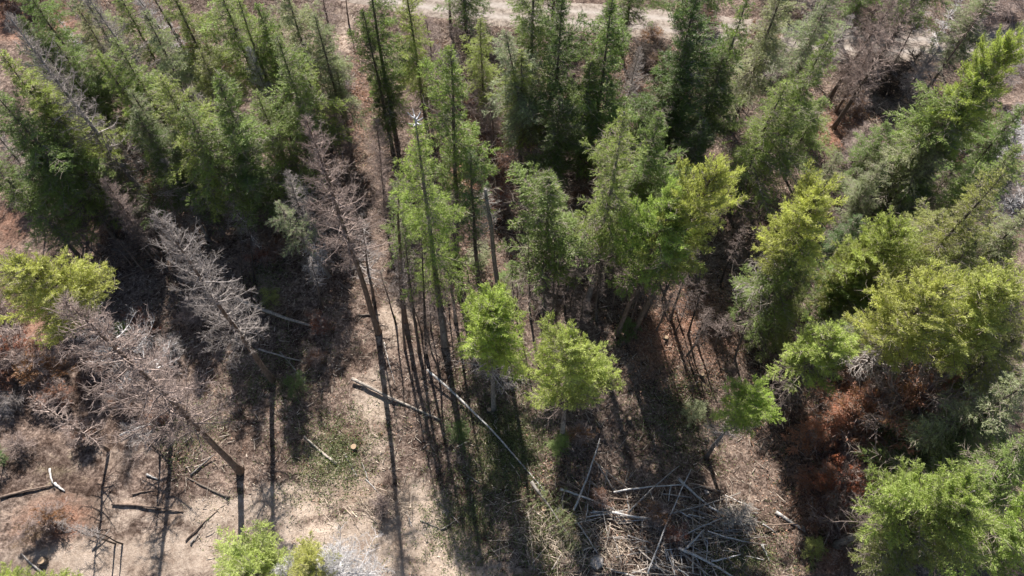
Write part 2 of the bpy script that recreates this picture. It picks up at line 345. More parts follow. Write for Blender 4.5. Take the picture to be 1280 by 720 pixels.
def make_dead(name, L, R, seed, nb, kind='fir', twigs=11, fine=3, rad=1.0, up=0.1, top_open=1.0):
    """bare limbs of a dead tree: limbs -> twigs -> fine twigs"""
    g = random.Random(seed); S = Seg()
    for i in range(nb):
        u = ((i + g.random()) / nb); az = i * 2.39996 + g.gauss(0, 0.5)
        l = R * float(profile(kind, np.array([u]))[0]) * g.choice((.15, .5, .8, 1, 1.1, 1.25)) * g.uniform(0.7, 1.15)
        el = -0.15 + 0.75 * u * u + g.gauss(0, 0.18)
        d = Vector((math.cos(az) * math.cos(el), math.sin(az) * math.cos(el), math.sin(el)))
        p = Vector((0, 0, u * L)); pts = [p]; n = 5
        for k in range(n):
            d = (d + Vector((g.gauss(0, .10), g.gauss(0, .10), up * 0.35 + g.gauss(0, .08)))).normalized(); p = p + d * (l / n); pts.append(p)
        t0 = g.uniform(0.2, 0.9); rb = (0.016 + 0.010 * l) * rad
        for k in range(n): S.add(pts[k], pts[k + 1], rb * (1 - k / n * 0.8), rb * (1 - (k + 1) / n * 0.8), t0)
        nt_ = int(twigs * (0.4 + l / R * 0.8))
        for j in range(nt_):
            s = g.uniform(0.15, 1.0) * n; k = min(int(s), n - 1); q = pts[k].lerp(pts[k + 1], s - k)
            dd = (pts[k + 1] - pts[k]).normalized(); sd_ = dd.cross(Vector((0, 0, 1))).normalized() * g.choice((-1, 1))
            td = (dd * g.uniform(.5, 1) + sd_ * g.uniform(.4, 1.1) + Vector((0, 0, g.gauss(0.05, .3)))).normalized()
            tl = (0.25 + 0.35 * l * (1 - s / n * 0.6)) * g.uniform(.4, 1.1)
            q2 = q + td * tl * .5; td2 = (td + Vector((g.gauss(0, .25), g.gauss(0, .25), g.gauss(.05, .25)))).normalized(); q3 = q2 + td2 * tl * .5
            rt = 0.0085 * rad; tt = g.uniform(0.2, 1)
            S.add(q, q2, rt, rt * .75, tt); S.add(q2, q3, rt * .75, rt * .45, tt)
            for m in range(fine):
                f = g.random(); a = q.lerp(q3, f); fd = (td + Vector((g.gauss(0, .8), g.gauss(0, .8), g.gauss(0, .6)))).normalized()
                S.add(a, a + fd * g.uniform(.10, .32), rt * .6, rt * .35, tt)
    print('dead', name, len(S.a))
    return S.mesh(name, M_TWIG, 3), L, R

FIR = [make_crown('fir_crown', 'fir', 12, 2.3, 11 + i, 165 + 14 * (i % 3), dens=1.0 + .08 * (i % 3), inner=.05) for i in range(7)]
CED = [make_crown('cedar_crown', 'cedar', 11, 2.0, 31 + i, 180, leaf=(0.13, 0.020), dens=1.05, inner=.06) for i in range(4)]
PIN = [make_crown('pine_crown', 'pine', 5.5, 2.1, 51 + i, 120, leaf=(0.12, 0.017), droop=0.1, inner=0.14, dens=1.2, nper=52) for i in range(4)]
THIN = [make_crown('thin_crown', 'fir', 9, 1.6, 71 + i, 90, dens=0.8) for i in range(2)]
DEAD = [make_dead('dead_limbs', 10, 2.2, 5 + i, 135, kind='cedar', twigs=14, fine=5, rad=1.25, up=.2) for i in range(3)]
SPARSE = [make_dead('sparse_limbs', 8, 1.3, 15 + i, 50, twigs=6, fine=3, rad=1.5) for i in range(2)]
LOWER = [make_dead('lower_dead_limbs', 4, 1.7, 25 + i, 52, kind='cedar', twigs=9, fine=4, rad=1.3) for i in range(2)]
BUSHF = [make_crown('bush_crown', 'pine', 1.6, 1.2, 91 + i, 60, leaf=(0.11, 0.018), mat=M_RUST, dens=0.55, inner=.2) for i in range(2)]
BUSHD = [make_dead('bush_limbs', 1.7, 1.3, 95 + i, 55, kind='pine', twigs=12, fine=4, rad=1.3) for i in range(2)]

C = dict(yy=(.43, .45, .155), lime=(.38, .48, .13), yg=(.36, .425, .135), lg=(.30, .36, .11), mg=(.21, .275, .088), dg=(.135, .185, .068), gg=(.30, .32, .19), og=(.29, .31, .11), bg=(.14, .205, .08), rust=(.42, .20, .13), rst2=(.36, .17, .12))
BARK = {'dark': (.12, .097, .082), 'grey': (.20, .18, .165), 'pale': (.27, .235, .205), 'brown': (.17, .125, .10), 'silver': (.30, .285, .275), 'char': (.05, .042, .038)}
LIMB = {'brown': (.30, .235, .21), 'grey': (.31, .275, .26), 'silver': (.47, .45, .45), 'pale': (.33, .30, .275), 'char': (.09, .075, .065), 'dark': (.14, .11, .1)}

def frame_from(base, top):
    z = (top - base); h = z.length; z.normalize()
    x = Vector((1, 0, 0)); y = z.cross(x).normalized(); x = y.cross(z)
    a = random.uniform(0, 2 * math.pi)
    m = Matrix((x, y, z)).transposed() @ Matrix.Rotation(a, 3, 'Z')
    return m, h
def solve(top, base):
    """top pixel + (base pixel | height in m) -> world base and top"""
    d = ray(*top)
    if isinstance(base, tuple):
        b = gnd(*base); dh = Vector((d.x, d.y)); k = (Vector((b.x, b.y))).dot(dh) / dh.dot(dh)
        t = CAMP + d * k
    else:
        t = CAMP + d * ((base - CAM_H) / d.z); b = Vector((t.x, t.y, hgt(t.x, t.y)))
    return b, t
def trunk_mesh(h, r, col_seed, topf=0.12, bend=0.12, mat=None, n=9):
    g = random.Random(col_seed); pts = []; rad = []; N = 14
    ph = g.uniform(0, 6); am = bend * g.uniform(.4, 1.2); a2 = g.uniform(0, 6)
    for i in range(N + 1):
        u = i / N; b = am * math.sin(u * 3.1) * min(1, h / 12) + 0.03 * math.sin(u * 13 + ph)
        pts.append((b * math.cos(a2), b * math.sin(a2), -0.35 if i == 0 else u * h))
        fl = 1 + 0.45 * math.exp(-u * h / 0.4)
        rad.append(r * (topf + (1 - topf) * (1 - u) ** 0.85) * fl)
    return tube_mesh('trunk', pts, rad, mat or M_BARK, n, rng=g)
SEED = [100]; TREES = []
def part(name, me, parent, color, loc=(0, 0, 0), rz=0, scl=(1, 1, 1)):
    o = link(name, me, parent); o.location = loc; o.rotation_euler = (0, 0, rz); o.scale = scl; o.color = (*color, 1); return o
def root_for(name, b, t):
    m, h = frame_from(b, t)
    r = link(name, None); r.location = b; r.rotation_euler = m.to_euler(); return r, h
def live(kind, top, base, label, col='mg', rad=2.2, cf=0.62, bark='dark', low=0.0, grp='living conifers in the stand', r=None, name=None, v=None):
    """cf: share of the height that carries needles; low: share below it with bare dead limbs"""
    SEED[0] += 1; g = random.Random(SEED[0])
    b, t = solve(top, base)
    nm = name or {'fir': 'fir_tree', 'cedar': 'cedar_tree', 'pine': 'pine_tree', 'thin': 'fir_tree'}[kind]
    root, h = root_for(nm, b, t)
    tag(root, label, 'tree', grp)
    protos = {'fir': FIR, 'cedar': CED, 'pine': PIN, 'thin': THIN}[kind]
    if kind in ('fir', 'cedar'): rad *= g.uniform(1.08, 1.28); cf = min(.9, cf * g.uniform(.9, 1.06)); low = max(low, .12)
    cm, lm, L, R = protos[(SEED[0] if v is None else v) % len(protos)]
    part('trunk', trunk_mesh(h * 0.985, r or (0.045 + 0.0085 * h), SEED[0]), root, BARK[bark])
    z0 = h * (1 - cf); s = rad / R; sz = (h - z0) / L
    rz = g.uniform(0, 6.28); c = C[col]; j = g.uniform(0.9, 1.1); c = (c[0] * j * g.uniform(.93, 1.07), c[1] * j, c[2] * j)
    part('crown', cm, root, c, (0, 0, z0), rz, (s, s, sz)); part('branches', lm, root, (.24, .205, .17), (0, 0, z0), rz, (s, s, sz))
    if low > 0:
        dm, DL, DR = LOWER[SEED[0] % 2]; z1 = h * (1 - cf - low)
        part('dead_branches', dm, root, LIMB['silver'] if low > .25 else LIMB['grey'] if low > .13 else LIMB['dark'], (0, 0, z1), g.uniform(0, 6), (rad * .9 / DR, rad * .9 / DR, h * (low + .08) / DL))
    TREES.append((label, b, t, h)); return root
def snag(top, base, label, bark='brown', limb='grey', kind='dead', rad=1.8, cf=0.6, r=None, name='dead_tree', grp='dead standing trees', topf=0.12):
    SEED[0] += 1; g = random.Random(SEED[0]); b, t = solve(top, base)
    root, h = root_for(name, b, t); tag(root, label, 'dead tree', grp)
    part('trunk', trunk_mesh(h, r or (0.03 + 0.0085 * h), SEED[0], topf), root, BARK[bark])
    if cf > 0:
        dm, L, R = (DEAD if kind == 'dead' else SPARSE)[SEED[0] % (3 if kind == 'dead' else 2)]
        part('branches', dm, root, LIMB[limb], (0, 0, h * (1 - cf)), g.uniform(0, 6), (rad / R, rad / R, h * cf / L))
    TREES.append((label, b, t, h)); return root

#@TREES
# bright pines in front
live('pine', (612, 376), (617, 512), 'round bright yellow-green pine standing alone, left of the two in the middle', 'lime', 2.15, .42, 'grey', .2, v=0)
live('pine', (714, 418), (703, 548), 'broad yellow-green pine with pale bare lower trunk, right of the middle pair', 'yy', 2.05, .50, 'pale', .12, v=1)
live('pine', (950, 482), (883, 572), 'small light green pine with grey dead twigs beneath, beside the dark shade', 'lime', 1.5, .42, 'dark', .22, v=2)
live('pine', (1046, 412), (965, 520), 'light green rounded pine just above the smallest pine on the right', 'yg', 2.0, .45, 'dark', .12, v=3)
live('pine', (18, 326), (222, 486), 'yellow-green pine on the left with silver dead branches all down its trunk', 'yy', 2.1, .34, 'dark', .5, v=1)
live('pine', (300, 708), 15.5, 'yellow-green pine top cut by the bottom edge above the bare dirt', 'yy', 1.9, .24, 'silver', .4, v=2)
live('pine', (380, 702), 15.5, 'second pine top at the bottom edge with grey dead twigs around it', 'yy', 1.1, .16, 'silver', .4, v=3)
live('pine', (0, 735), 14, 'sliver of a bright pine top in the bottom left corner', 'yg', 1.5, .3, 'grey', .2, v=0)
# right hand group
live('pine', (1265, 346), (1086, 492), 'big bright pine crown reaching the right edge above a bare dark trunk', 'yy', 2.6, .5, 'dark', .3, v=0)
live('pine', (1185, 352), 15.5, 'pale yellow-green pine left of the big bright crown at the right edge', 'yy', 2.4, .5, 'dark', .15, v=3)
live('pine', (1128, 278), 12.5, 'yellow tipped pine in the middle of the right hand stand', 'yg', 2.2, .55, 'dark', .1, v=1)
live('fir', (1258, 214), 17, 'long olive fir slanting up to the right, above the middle of the right edge', 'og', 2.2, .75, 'dark')
live('pine', (1035, 226), (922, 400), 'wide yellow-green pine with feathery upper edge, right of the pale twin pines', 'yy', 2.1, .52, 'dark', .2, v=2)
live('pine', (900, 202), (793, 414), 'tall pale green pine leaning right on a forked pair of trunks', 'yy', 2.15, .52, 'brown', .12, v=3)
live('pine', (842, 244), (772, 418), 'pale green pine in front of the tall leaning pine', 'yg', 2.2, .55, 'brown', .05, v=0)
live('fir', (782, 134), (733, 385), 'fir with yellow-green tip and bluish trunk in the centre right', 'lg', 1.9, .6, 'grey', .1, v=0)
live('cedar', (824, 140), 16.5, 'dark green cedar close behind the fir with the yellow tip', 'mg', 1.7, .65)
live('cedar', (686, 212), (677, 392), 'full mid green cedar with a pointed top in the centre', 'mg', 2.1, .68, 'dark', .1)
live('pine', (1090, 318), 10, 'olive green pine low in the middle of the right hand stand', 'og', 2.2, .6, 'dark', .1)
live('fir', (1180, 262), 10.5, 'olive fir between the long slanting fir and the yellow tipped pine', 'og', 2.2, .7, 'dark')
live('fir', (1292, 262), 15, 'grey-green fir cut by the right edge under the pale leaning pole', 'gg', 2.1, .7, 'dark')
live('fir', (1010, 300), 12, 'green fir filling the gap below the feathery topped pine', 'mg', 1.9, .7, 'dark')
live('pine', (1075, 345), 8.5, 'mid green pine over the dark trunk right of centre', 'mg', 2.1, .6, 'dark', .15)
live('fir', (1150, 400), 5, 'shaded grey-green fir under the pale yellow-green pine', 'gg', 1.2, .7, 'dark', .15)
live('fir', (1300, 400), 14, 'olive fir at the right edge below the big bright crown', 'og', 2.0, .7, 'dark')
live('fir', (1300, 470), 15, 'grey-green fir at the right edge over the leaning pale log', 'gg', 2.0, .75, 'dark')
live('fir', (1262, 500), 12, 'dark green fir beside the pale leaning log at right', 'dg', 1.9, .75, 'dark', .1)
live('pine', (1222, 612), (1045, 681), 'large yellow-green pine in the bottom right corner on a dark leaning trunk', 'yg', 2.15, .52, 'grey', .1, r=.2, v=1)
live('pine', (1325, 640), 14, 'yellow-green pine running off the bottom right corner', 'yg', 2.3, .6, 'dark', .1, v=2)
live('fir', (1300, 548), 14, 'mid green fir at the right edge above the corner pines', 'mg', 2.1, .7, 'dark')
live('fir', (1215, 640), 13, 'olive fir in the shade under the corner pines', 'og', 1.8, .75, 'dark', .1)
live('fir', (1160, 655), 8, 'sparse pale fir at the left flank of the corner pines', 'gg', 1.2, .6, 'grey', .2)
# centre back
live('fir', (519, 148), (556, 432), 'tall fir with a bare white star shaped tip, left of centre', 'lg', 1.85, .66, 'grey', .1, v=1)
live('cedar', (563, 52), (571, 332), 'slim dark green conifer behind the fir with the white tip', 'mg', 1.9, .7, 'dark', .05)
live('thin', (497, 225), (506, 402), 'thin short fir at the left foot of the white tipped fir', 'mg', 1.3, .5, 'brown', .2)
live('thin', (588, 185), (598, 352), 'thin green fir just left of the broken grey snag', 'bg', 1.5, .6, 'dark', .1)
live('fir', (455, -62), (497, 180), 'tall fir with a dark bare trunk on its right side, top left of centre', 'mg', 2.0, .8, 'dark', r=.2)
live('cedar', (452, 8), 14.5, 'dark narrow conifer left of the fir with the dark bare trunk', 'dg', 1.3, .85)
live('fir', (505, -30), 15, 'light green fir behind the dark bare trunk at the top', 'lg', 1.9, .75)
live('fir', (632, 38), (665, 215), 'grey-green fir with an orange cleared gap on its right', 'gg', 2.1, .7, 'brown', .1)
live('fir', (668, -62), 17.5, 'tall mid green fir crossing the road, above the orange gap', 'mg', 2.3, .8)
live('cedar', (703, -8), 17, 'dark green cedar in the middle of the back row', 'dg', 2.0, .85)
live('cedar', (766, -6), 17.5, 'dense green cedar whose tip reaches the road in the back row', 'mg', 2.3, .85)
live('cedar', (740, 70), 13, 'green cedar at the foot of the dense back row cedar', 'mg', 1.9, .8)
live('cedar', (878, -35), 18, 'tall dark cedar right of the rubble gap in the back row', 'dg', 2.3, .88)
live('fir', (938, -12), 17, 'fir with pale green tip beside the orange road edge', 'mg', 2.0, .8, 'grey')
live('cedar', (862, 50), 14, 'dark cedar standing before the tall back row cedar', 'dg', 2.1, .85)
live('fir', (905, 66), 13, 'shaded green fir left of the bushy fir in the back', 'dg', 2.0, .8)
live('fir', (1040, 38), (928, 252), 'bushy mid green fir leaning right towards the road', 'mg', 2.4, .8, v=2)
live('fir', (985, 100), 14, 'light green fir in front of the bushy leaning fir', 'lg', 2.2, .75)
live('pine', (1272, 40), 18, 'bright pine crown at the right end of the road', 'lg', 2.3, .55, 'dark', .05)
live('fir', (1238, 78), 16, 'grey-green fir slanting below the road at right', 'mg', 2.4, .8)
live('fir', (1200, 128), 13, 'silvery green fir with the pale trunk, below the road at right', 'gg', 2.1, .75, 'pale')
live('fir', (1150, 160), 9, 'small dark green fir left of the silvery fir', 'dg', 1.6, .8)
live('fir', (985, -30), 15, 'grey-green fir beyond the road above the bushy fir', 'gg', 2.2, .75)
live('fir', (1075, 268), 7, 'low dark green fir between the feathery pine and the yellow tipped pine', 'bg', 1.5, .8)
# left group
for tp, h, c, rd, kd, lb in [
    ((262, -40), 16, 'lg', 2.3, 'fir', 'bright green fir at the top edge, left of the dark stump hole'),
    ((296, -5), 15, 'lg', 1.9, 'fir', 'light green fir right of the bright one at the top edge'),
    ((352, -25), 15, 'gg', 2.1, 'fir', 'grey-green fir at the top edge beside the bare slope'),
    ((345, 42), 15.5, 'mg', 2.3, 'fir', 'broad green fir left of the bare pinkish snag'),
    ((372, 62), 13, 'lg', 1.6, 'fir', 'light green fir at the right flank of the broad green fir'),
    ((268, 92), 16.5, 'mg', 2.3, 'cedar', 'dark full conifer at the foot of the slanting bare trunk'),
    ((198, 92), 16, 'lg', 2.2, 'fir', 'mid green fir left of the dark full conifer'),
    ((228, 128), 15, 'mg', 2.1, 'fir', 'green fir in front of the mid green fir, left group'),
    ((178, 10), 16, 'gg', 2.2, 'fir', 'grey-green fir left of the slanting bare trunk'),
    ((205, -30), 16, 'og', 2.1, 'fir', 'olive fir around the top of the slanting bare trunk'),
    ((140, 44), 15, 'mg', 2.1, 'fir', 'mid green fir right of the long silver snag'),
    ((160, 108), 14, 'gg', 1.5, 'fir', 'grey-green fir under the white snag'),
    ((168, 140), 13, 'dg', 2.0, 'fir', 'dark green fir low in the left group'),
    ((118, 60), 15, 'lg', 1.3, 'fir', 'light green fir behind the long silver snag'),
    ((22, 18), 16, 'dg', 1.8, 'cedar', 'dark conifer beside the red brush in the top left corner'),
    ((-2, 62), 16.5, 'lg', 2.3, 'fir', 'yellowish green fir at the left edge'),
    ((34, 98), 14, 'lg', 1.8, 'fir', 'light green fir just left of the long silver snag'),
    ((-14, 108), 16, 'mg', 2.2, 'fir', 'mid green fir at the left edge under the yellowish one'),
    ((16, 142), 13, 'dg', 1.9, 'cedar', 'darkest conifer at the left edge in shade'),
    ((95, 5), 14, 'gg', 1.7, 'fir', 'small grey-green fir left of the white snag tip'),
    ((288, 170), 12, 'bg', 1.8, 'fir', 'dark bluish fir at the lower front of the left group'),
    ((118, 200), 8, 'gg', 1.3, 'fir', 'little grey-green fir in the shade below the silver snag'),
    ((248, 60), 13, 'og', 1.7, 'fir', 'olive fir right of the slanting bare trunk')]:
    live(kd, tp, h, lb, c, rd, .72, 'dark', .08 if rd > 1.9 else 0)
for tp, h, c, rd, kd, lb in [
    ((1222, 300), 13, 'og', 2.2, 'fir', 'olive fir behind the big bright crown at the right edge'),
    ((1276, 180), 12, 'lg', 1.9, 'fir', 'light green fir low at the right edge under the dark trunk'),
    ((1075, 395), 8, 'gg', 1.7, 'fir', 'low grey-green fir above the rounded light green pine'),
    ((1000, 352), 8, 'og', 1.7, 'fir', 'low olive fir below the feathery topped pine'),
    ((1108, 200), 9, 'gg', 1.5, 'fir', 'thin grey-green fir among the bare brush below the road'),
    ((1050, 190), 8, 'gg', 1.2, 'fir', 'small grey-green fir left of the bare brush below the road'),
    ((392, 15), 13, 'gg', 1.6, 'fir', 'grey-green fir left of the bare slope at the top edge'),
    ((20, -30), 13, 'mg', 1.8, 'fir', 'mid green fir in the top left corner behind the red brush'),
    ((80, -40), 13, 'gg', 1.6, 'fir', 'grey-green fir at the top edge left of the white snag'),
    ((135, -30), 14, 'mg', 1.8, 'fir', 'mid green fir at the top edge right of the white snag'),
    ((-25, 190), 12, 'mg', 2.0, 'fir', 'mid green fir at the left edge over the maroon bushes'),
    ((1285, 130), 12, 'mg', 1.9, 'fir', 'mid green fir at the right edge under the end of the road'),
    ((1270, 300), 13, 'og', 2.0, 'fir', 'olive fir at the right edge behind the big bright crown'),
    ((1292, 560), 12, 'lg', 1.8, 'fir', 'light green fir at the right edge just above the corner pines'),
    ((1250, -25), 11, 'gg', 1.8, 'fir', 'grey-green fir beyond the road at the top right'),
    ((600, 20), 12, 'lg', 1.5, 'fir', 'light green fir standing at the road edge at top centre'),
    ((1112, 150), 9, 'mg', 1.6, 'fir', 'mid green fir at the left end of the slanting fir below the road'),
    ((1030, 120), 9, 'lg', 1.7, 'fir', 'light green fir right of the bushy leaning fir'),
    ((1165, 205), 8, 'dg', 1.6, 'fir', 'dark green fir among the brush under the silvery fir'),
    ((1045, -20), 12, 'gg', 2.0, 'fir', 'grey-green fir across the road behind the brown dead trees'),
    ((700, 120), 12, 'dg', 1.9, 'cedar', 'dark cedar left of the dense back row cedar'),
    ((652, 60), 13, 'lg', 1.9, 'fir', 'light green fir behind the grey-green fir by the orange gap'),
    ((800, 215), 12, 'mg', 1.9, 'cedar', 'mid green cedar below the fir with the yellow tip, in the centre'),
    ((880, 150), 11, 'dg', 2.0, 'cedar', 'low dark cedar above the tall leaning pine'),
    ((60, 40), 14, 'mg', 2.0, 'fir', 'mid green fir right of the dark conifer in the top left'),
    ((60, 160), 12, 'mg', 2.0, 'fir', 'shaded mid green fir left below the long silver snag'),
    ((318, 110), 13, 'mg', 1.9, 'fir', 'mid green fir between the dark full conifer and the broad one'),
    ((215, 185), 10, 'dg', 1.8, 'fir', 'low dark fir at the foot of the left group'),
    ((320, 0), 14, 'mg', 1.9, 'fir', 'mid green fir behind the broad green fir at the top')]:
    live(kd, tp, h, lb, c, rd, .75, 'dark', .08)
for tp, h, rd, c, lb in [((1088, 488), 6.0, 1.7, 'rust', 'rusty brown dead fir standing in the large rusty patch right of the dark shade'), ((1122, 482), 6.5, 1.5, 'rst2', 'rusty red dead fir under the big bright pine trunk'),
        ((1052, 512), 5.0, 1.3, 'rust', 'small rusty dead fir left of the rusty brown one'), ((1044, 588), 2.8, .9, 'rust', 'low bright rusty fir left of the corner pines'), ((1112, 528), 3.6, 1.3, 'rst2', 'low rusty fir below the pair of rusty dead firs')]:
    live('fir', tp, h, lb, c, rd, .85, 'dark', grp='rusty dead firs', name='rusty_fir')
for tp, bs, r_, rd, col, lb in [
    ((40, 60), (150, 195), .14, 1.3, 'silver', 'grey leaning dead tree left of the long silver snag'),
    ((-20, 150), (90, 275), .14, 1.5, 'grey', 'grey bare dead tree in the shade at the left edge'),
    ((128, 60), (215, 190), .12, 1.2, 'grey', 'grey bare dead tree between the silver and the white snags'),
    ((160, -20), (250, 110), .12, 1.2, 'silver', 'thin silver dead tree left of the slanting dark trunk'),
    ((238, 110), (320, 250), .12, 1.3, 'grey', 'grey bare dead tree among the firs left of the dark full conifer'),
    ((310, 60), (365, 195), .11, 1.2, 'silver', 'thin silvery dead tree left of the broad green fir'),
    ((268, 190), (322, 300), .12, 1.5, 'grey', 'grey twiggy dead tree at the foot of the left group'),
    ((205, 200), (262, 300), .11, 1.5, 'grey', 'grey twiggy dead tree above the pale pinkish dead tree'),
    ((130, 225), (200, 320), .11, 1.4, 'brown', 'brown twiggy dead tree in the left shade'),
    ((30, 205), (110, 300), .11, 1.4, 'brown', 'brown twiggy dead tree near the left edge'),
    ((410, 40), (428, 120), .1, 1.3, 'brown', 'pinkish bare dead tree on the bare slope, right of the broad green fir'),
    ((415, 130), (432, 215), .1, 1.3, 'brown', 'pinkish bare dead tree low on the bare slope'),
    ((528, 70), (538, 150), .1, 1.2, 'brown', 'bare brown dead tree between the tall firs at top centre'),
    ((612, 110), (618, 200), .09, 1.1, 'brown', 'thin bare dead tree in the reddish gap'),
    ((800, 60), (780, 150), .09, 1.1, 'grey', 'thin grey dead tree left of the rubble gap'),
    ((832, 110), (810, 190), .09, 1.1, 'brown', 'thin brown dead tree below the rubble gap'),
    ((1090, 60), (1045, 140), .11, 1.4, 'brown', 'wide brown bare dead tree below the road at right'),
    ((1065, 20), (1020, 100), .11, 1.4, 'grey', 'wide grey bare dead tree right of the bushy leaning fir'),
    ((1175, 60), (1120, 130), .1, 1.5, 'grey', 'grey bare dead tree left of the slim leaning pole tree'),
    ((1215, 130), (1150, 215), .11, 1.5, 'grey', 'grey bare dead tree under the right end of the road'),
    ((1130, 190), (1080, 270), .11, 1.8, 'grey', 'grey bare dead tree left among the brush below the silvery fir'),
    ((1290, 200), (1200, 290), .12, 1.6, 'grey', 'grey bare dead tree at the right edge above the long slanting fir'),
    ((1190, 215), (1135, 285), .1, 1.4, 'brown', 'brown bare dead tree above the long slanting fir'),
    ((360, 215), (398, 320), .1, 1.4, 'grey', 'grey twiggy dead tree in the dark left of the tall slim dead tree'),
    ((1230, 20), (1175, 90), .09, 1.1, 'grey', 'slender grey dead tree on the road at the right'),
    ((1262, 80), (1205, 150), .09, 1.1, 'brown', 'slender brown dead tree below the right end of the road'),
    ((1288, 60), (1240, 120), .09, 1.2, 'grey', 'slender grey dead tree at the right edge by the road'),
    ((475, 190), (484, 290), .08, 1.0, 'brown', 'thin brown dead tree between the slim dead tree and the white tipped fir'),
    ((400, -20), (415, 60), .1, 1.3, 'brown', 'bare brown dead tree at the top of the bare slope'),
    ((470, 150), (480, 235), .09, 1.2, 'brown', 'brown twiggy dead tree low at the left of the white tipped fir'),
    ((990, 40), (955, 110), .1, 1.3, 'grey', 'grey bare dead tree at the orange road edge')]:
    snag(tp, bs, lb, 'grey' if col != 'brown' else 'brown', col, 'dead', rd, .75, r=r_)
gq = random.Random(12)
for (cx, cy, sx, sy, n) in [(535, 400, 28, 22, 9), (690, 400, 40, 15, 9), (800, 390, 45, 30, 12), (250, 320, 50, 25, 7), (900, 420, 40, 20, 7), (600, 375, 25, 12, 4), (150, 310, 60, 25, 6)]:
    for k in range(n):
        bx, by = cx + gq.gauss(0, sx), cy + gq.gauss(0, sy); hh = gq.uniform(28, 85); an = (bx - 640) / (890 - by)
        snag((bx + an * hh + gq.gauss(0, 4), by - hh), (bx, by), 'thin bare dark stem lost among others in the shaded thicket', gq.choice(['dark', 'char', 'brown']), 'dark', 'sparse', gq.uniform(.4, .9), .55,
             r=gq.uniform(.05, .09), name='bare_stem', grp='thin stems of the shaded thicket')
live('thin', (345, 250), (412, 345), 'small pale fir with grey branches right of the bent thin snag', 'gg', 1.3, .55, 'grey', .3)
snag((404, 700), 15, 'silvery bare dead tree cut by the bottom edge right of the pine top', 'dark', 'silver', 'dead', 1.9, .5, r=.15)
snag((350, 712), 14.5, 'silvery bare dead tree between the two pine tops at the bottom edge', 'dark', 'silver', 'dead', 1.5, .5, r=.12)
# beyond the top edge (their shadows fall over the road)
for i, (tp, h) in enumerate([((570, -140), 15), ((700, -150), 14), ((810, -130), 15), ((905, -125), 14), ((1130, -110), 13), ((1200, -100), 14)]):
    live('fir', tp, h, 'conifer beyond the road whose shadow falls across it', 'mg', 2.1, .75, grp='conifers beyond the road')

# dead standing trees
snag((80, 376), (300, 590), 'tall brown dead tree with wide twiggy crown leaning up left over the bottom left', 'brown', 'brown', 'dead', 2.5, .66)
snag((196, 268), (341, 476), 'dead tree with pale pinkish bare crown, right of the yellow-green left pine', 'brown', 'grey', 'dead', 1.9, .72)
snag((384, 152), (473, 416), 'tall slim dead tree with pinkish bare crown, its long shadow down the dirt', 'brown', 'brown', 'dead', 1.8, .56)
snag((607, 236), (623, 378), 'broken grey snag with a few curved antler branches', 'grey', 'pale', 'sparse', .9, .3, r=.19, topf=.5)
snag((12, 22), (200, 268), 'long silver dead tree crossing the green firs at upper left', 'silver', 'grey', 'dead', 1.9, .8, r=.21)
snag((104, -12), (235, 175), 'white dead tree with bleached curved branches at the top left', 'silver', 'grey', 'dead', 1.8, .75)
snag((72, 22), (115, 85), 'small silver dead tip between the two long silver snags', 'silver', 'silver', 'sparse', 1.0, .8)
snag((180, -25), (268, 125), 'dark straight dead trunk slanting through the green firs', 'dark', 'grey', 'sparse', 1.0, .5, r=.19)
snag((286, 250), (333, 324), 'short bent dead tree with black trunk in the sunny gap', 'dark', 'grey', 'sparse', 1.3, .75)
snag((452, 270), (467, 374), 'thin dead sapling beside the tall slim dead tree', 'dark', 'grey', 'sparse', 1.3, .8)
snag((38, 496), (135, 563), 'thin dead tree with rusty branch ends at lower left', 'brown', 'brown', 'sparse', 1.3, .8)
snag((68, 652), (145, 679), 'hair thin dead sapling at bottom left, left of a pair', 'dark', 'grey', 'sparse', .5, .5, r=.05)
snag((96, 657), (153, 680), 'hair thin dead sapling at bottom left, right of a pair', 'dark', 'grey', 'sparse', .5, .5, r=.05)
snag((152, 530), (200, 565), 'short leaning dead sapling above the twin thin ones', 'dark', 'grey', 'sparse', .9, .7, r=.07)
snag((1118, 2), (1035, 126), 'dark dead tree with brown bare crown across the road', 'dark', 'brown', 'dead', 1.7, .75, r=.19)
snag((1148, -6), (1042, 160), 'second brown dead tree right of the dark one across the road', 'dark', 'brown', 'dead', 1.7, .75, r=.2)
snag((1244, -8), (1150, 126), 'slim brown leaning pole tree crossing the road at right', 'brown', 'brown', 'sparse', 1.2, .4)
snag((1200, -2), (1155, 78), 'silver dead tree with curved branches beyond the slim pole tree', 'silver', 'silver', 'sparse', 1.3, .7)
snag((1160, 2), (1118, 80), 'thin dark dead tree standing on the road edge', 'dark', 'grey', 'sparse', 1.2, .5)
snag((1014, 16), (978, 86), 'short dark dead trunk over the road, left of a pair', 'dark', 'grey', 'sparse', .7, .4)
snag((1021, 30), (1001, 68), 'short thin dead trunk over the road, right of a pair', 'dark', 'grey', 'sparse', .6, .4)
snag((1160, 172), (1094, 256), 'grey dead tree among bare brush under the silvery fir', 'grey', 'grey', 'dead', 1.8, .6)
snag((1290, 232), (1218, 294), 'pale leaning dead tree at the right edge above the olive firs', 'silver', 'silver', 'sparse', 1.3, .6)
snag((1296, 118), (1240, 175), 'dark dead trunk at the right edge below the road', 'dark', 'grey', 'sparse', 1.1, .5)
snag((1270, 150), (1262, 230), 'silver dead tree with drooping branches at the right edge', 'silver', 'silver', 'dead', 1.7, .6)
snag((1260, 415), (1150, 512), 'dead tree with dense grey twigs under the big bright pine', 'dark', 'grey', 'dead', 1.9, .7)
snag((1155, 398), (1072, 478), 'silvery dead tree over the rusty bush at right', 'silver', 'silver', 'sparse', 1.1, .6)
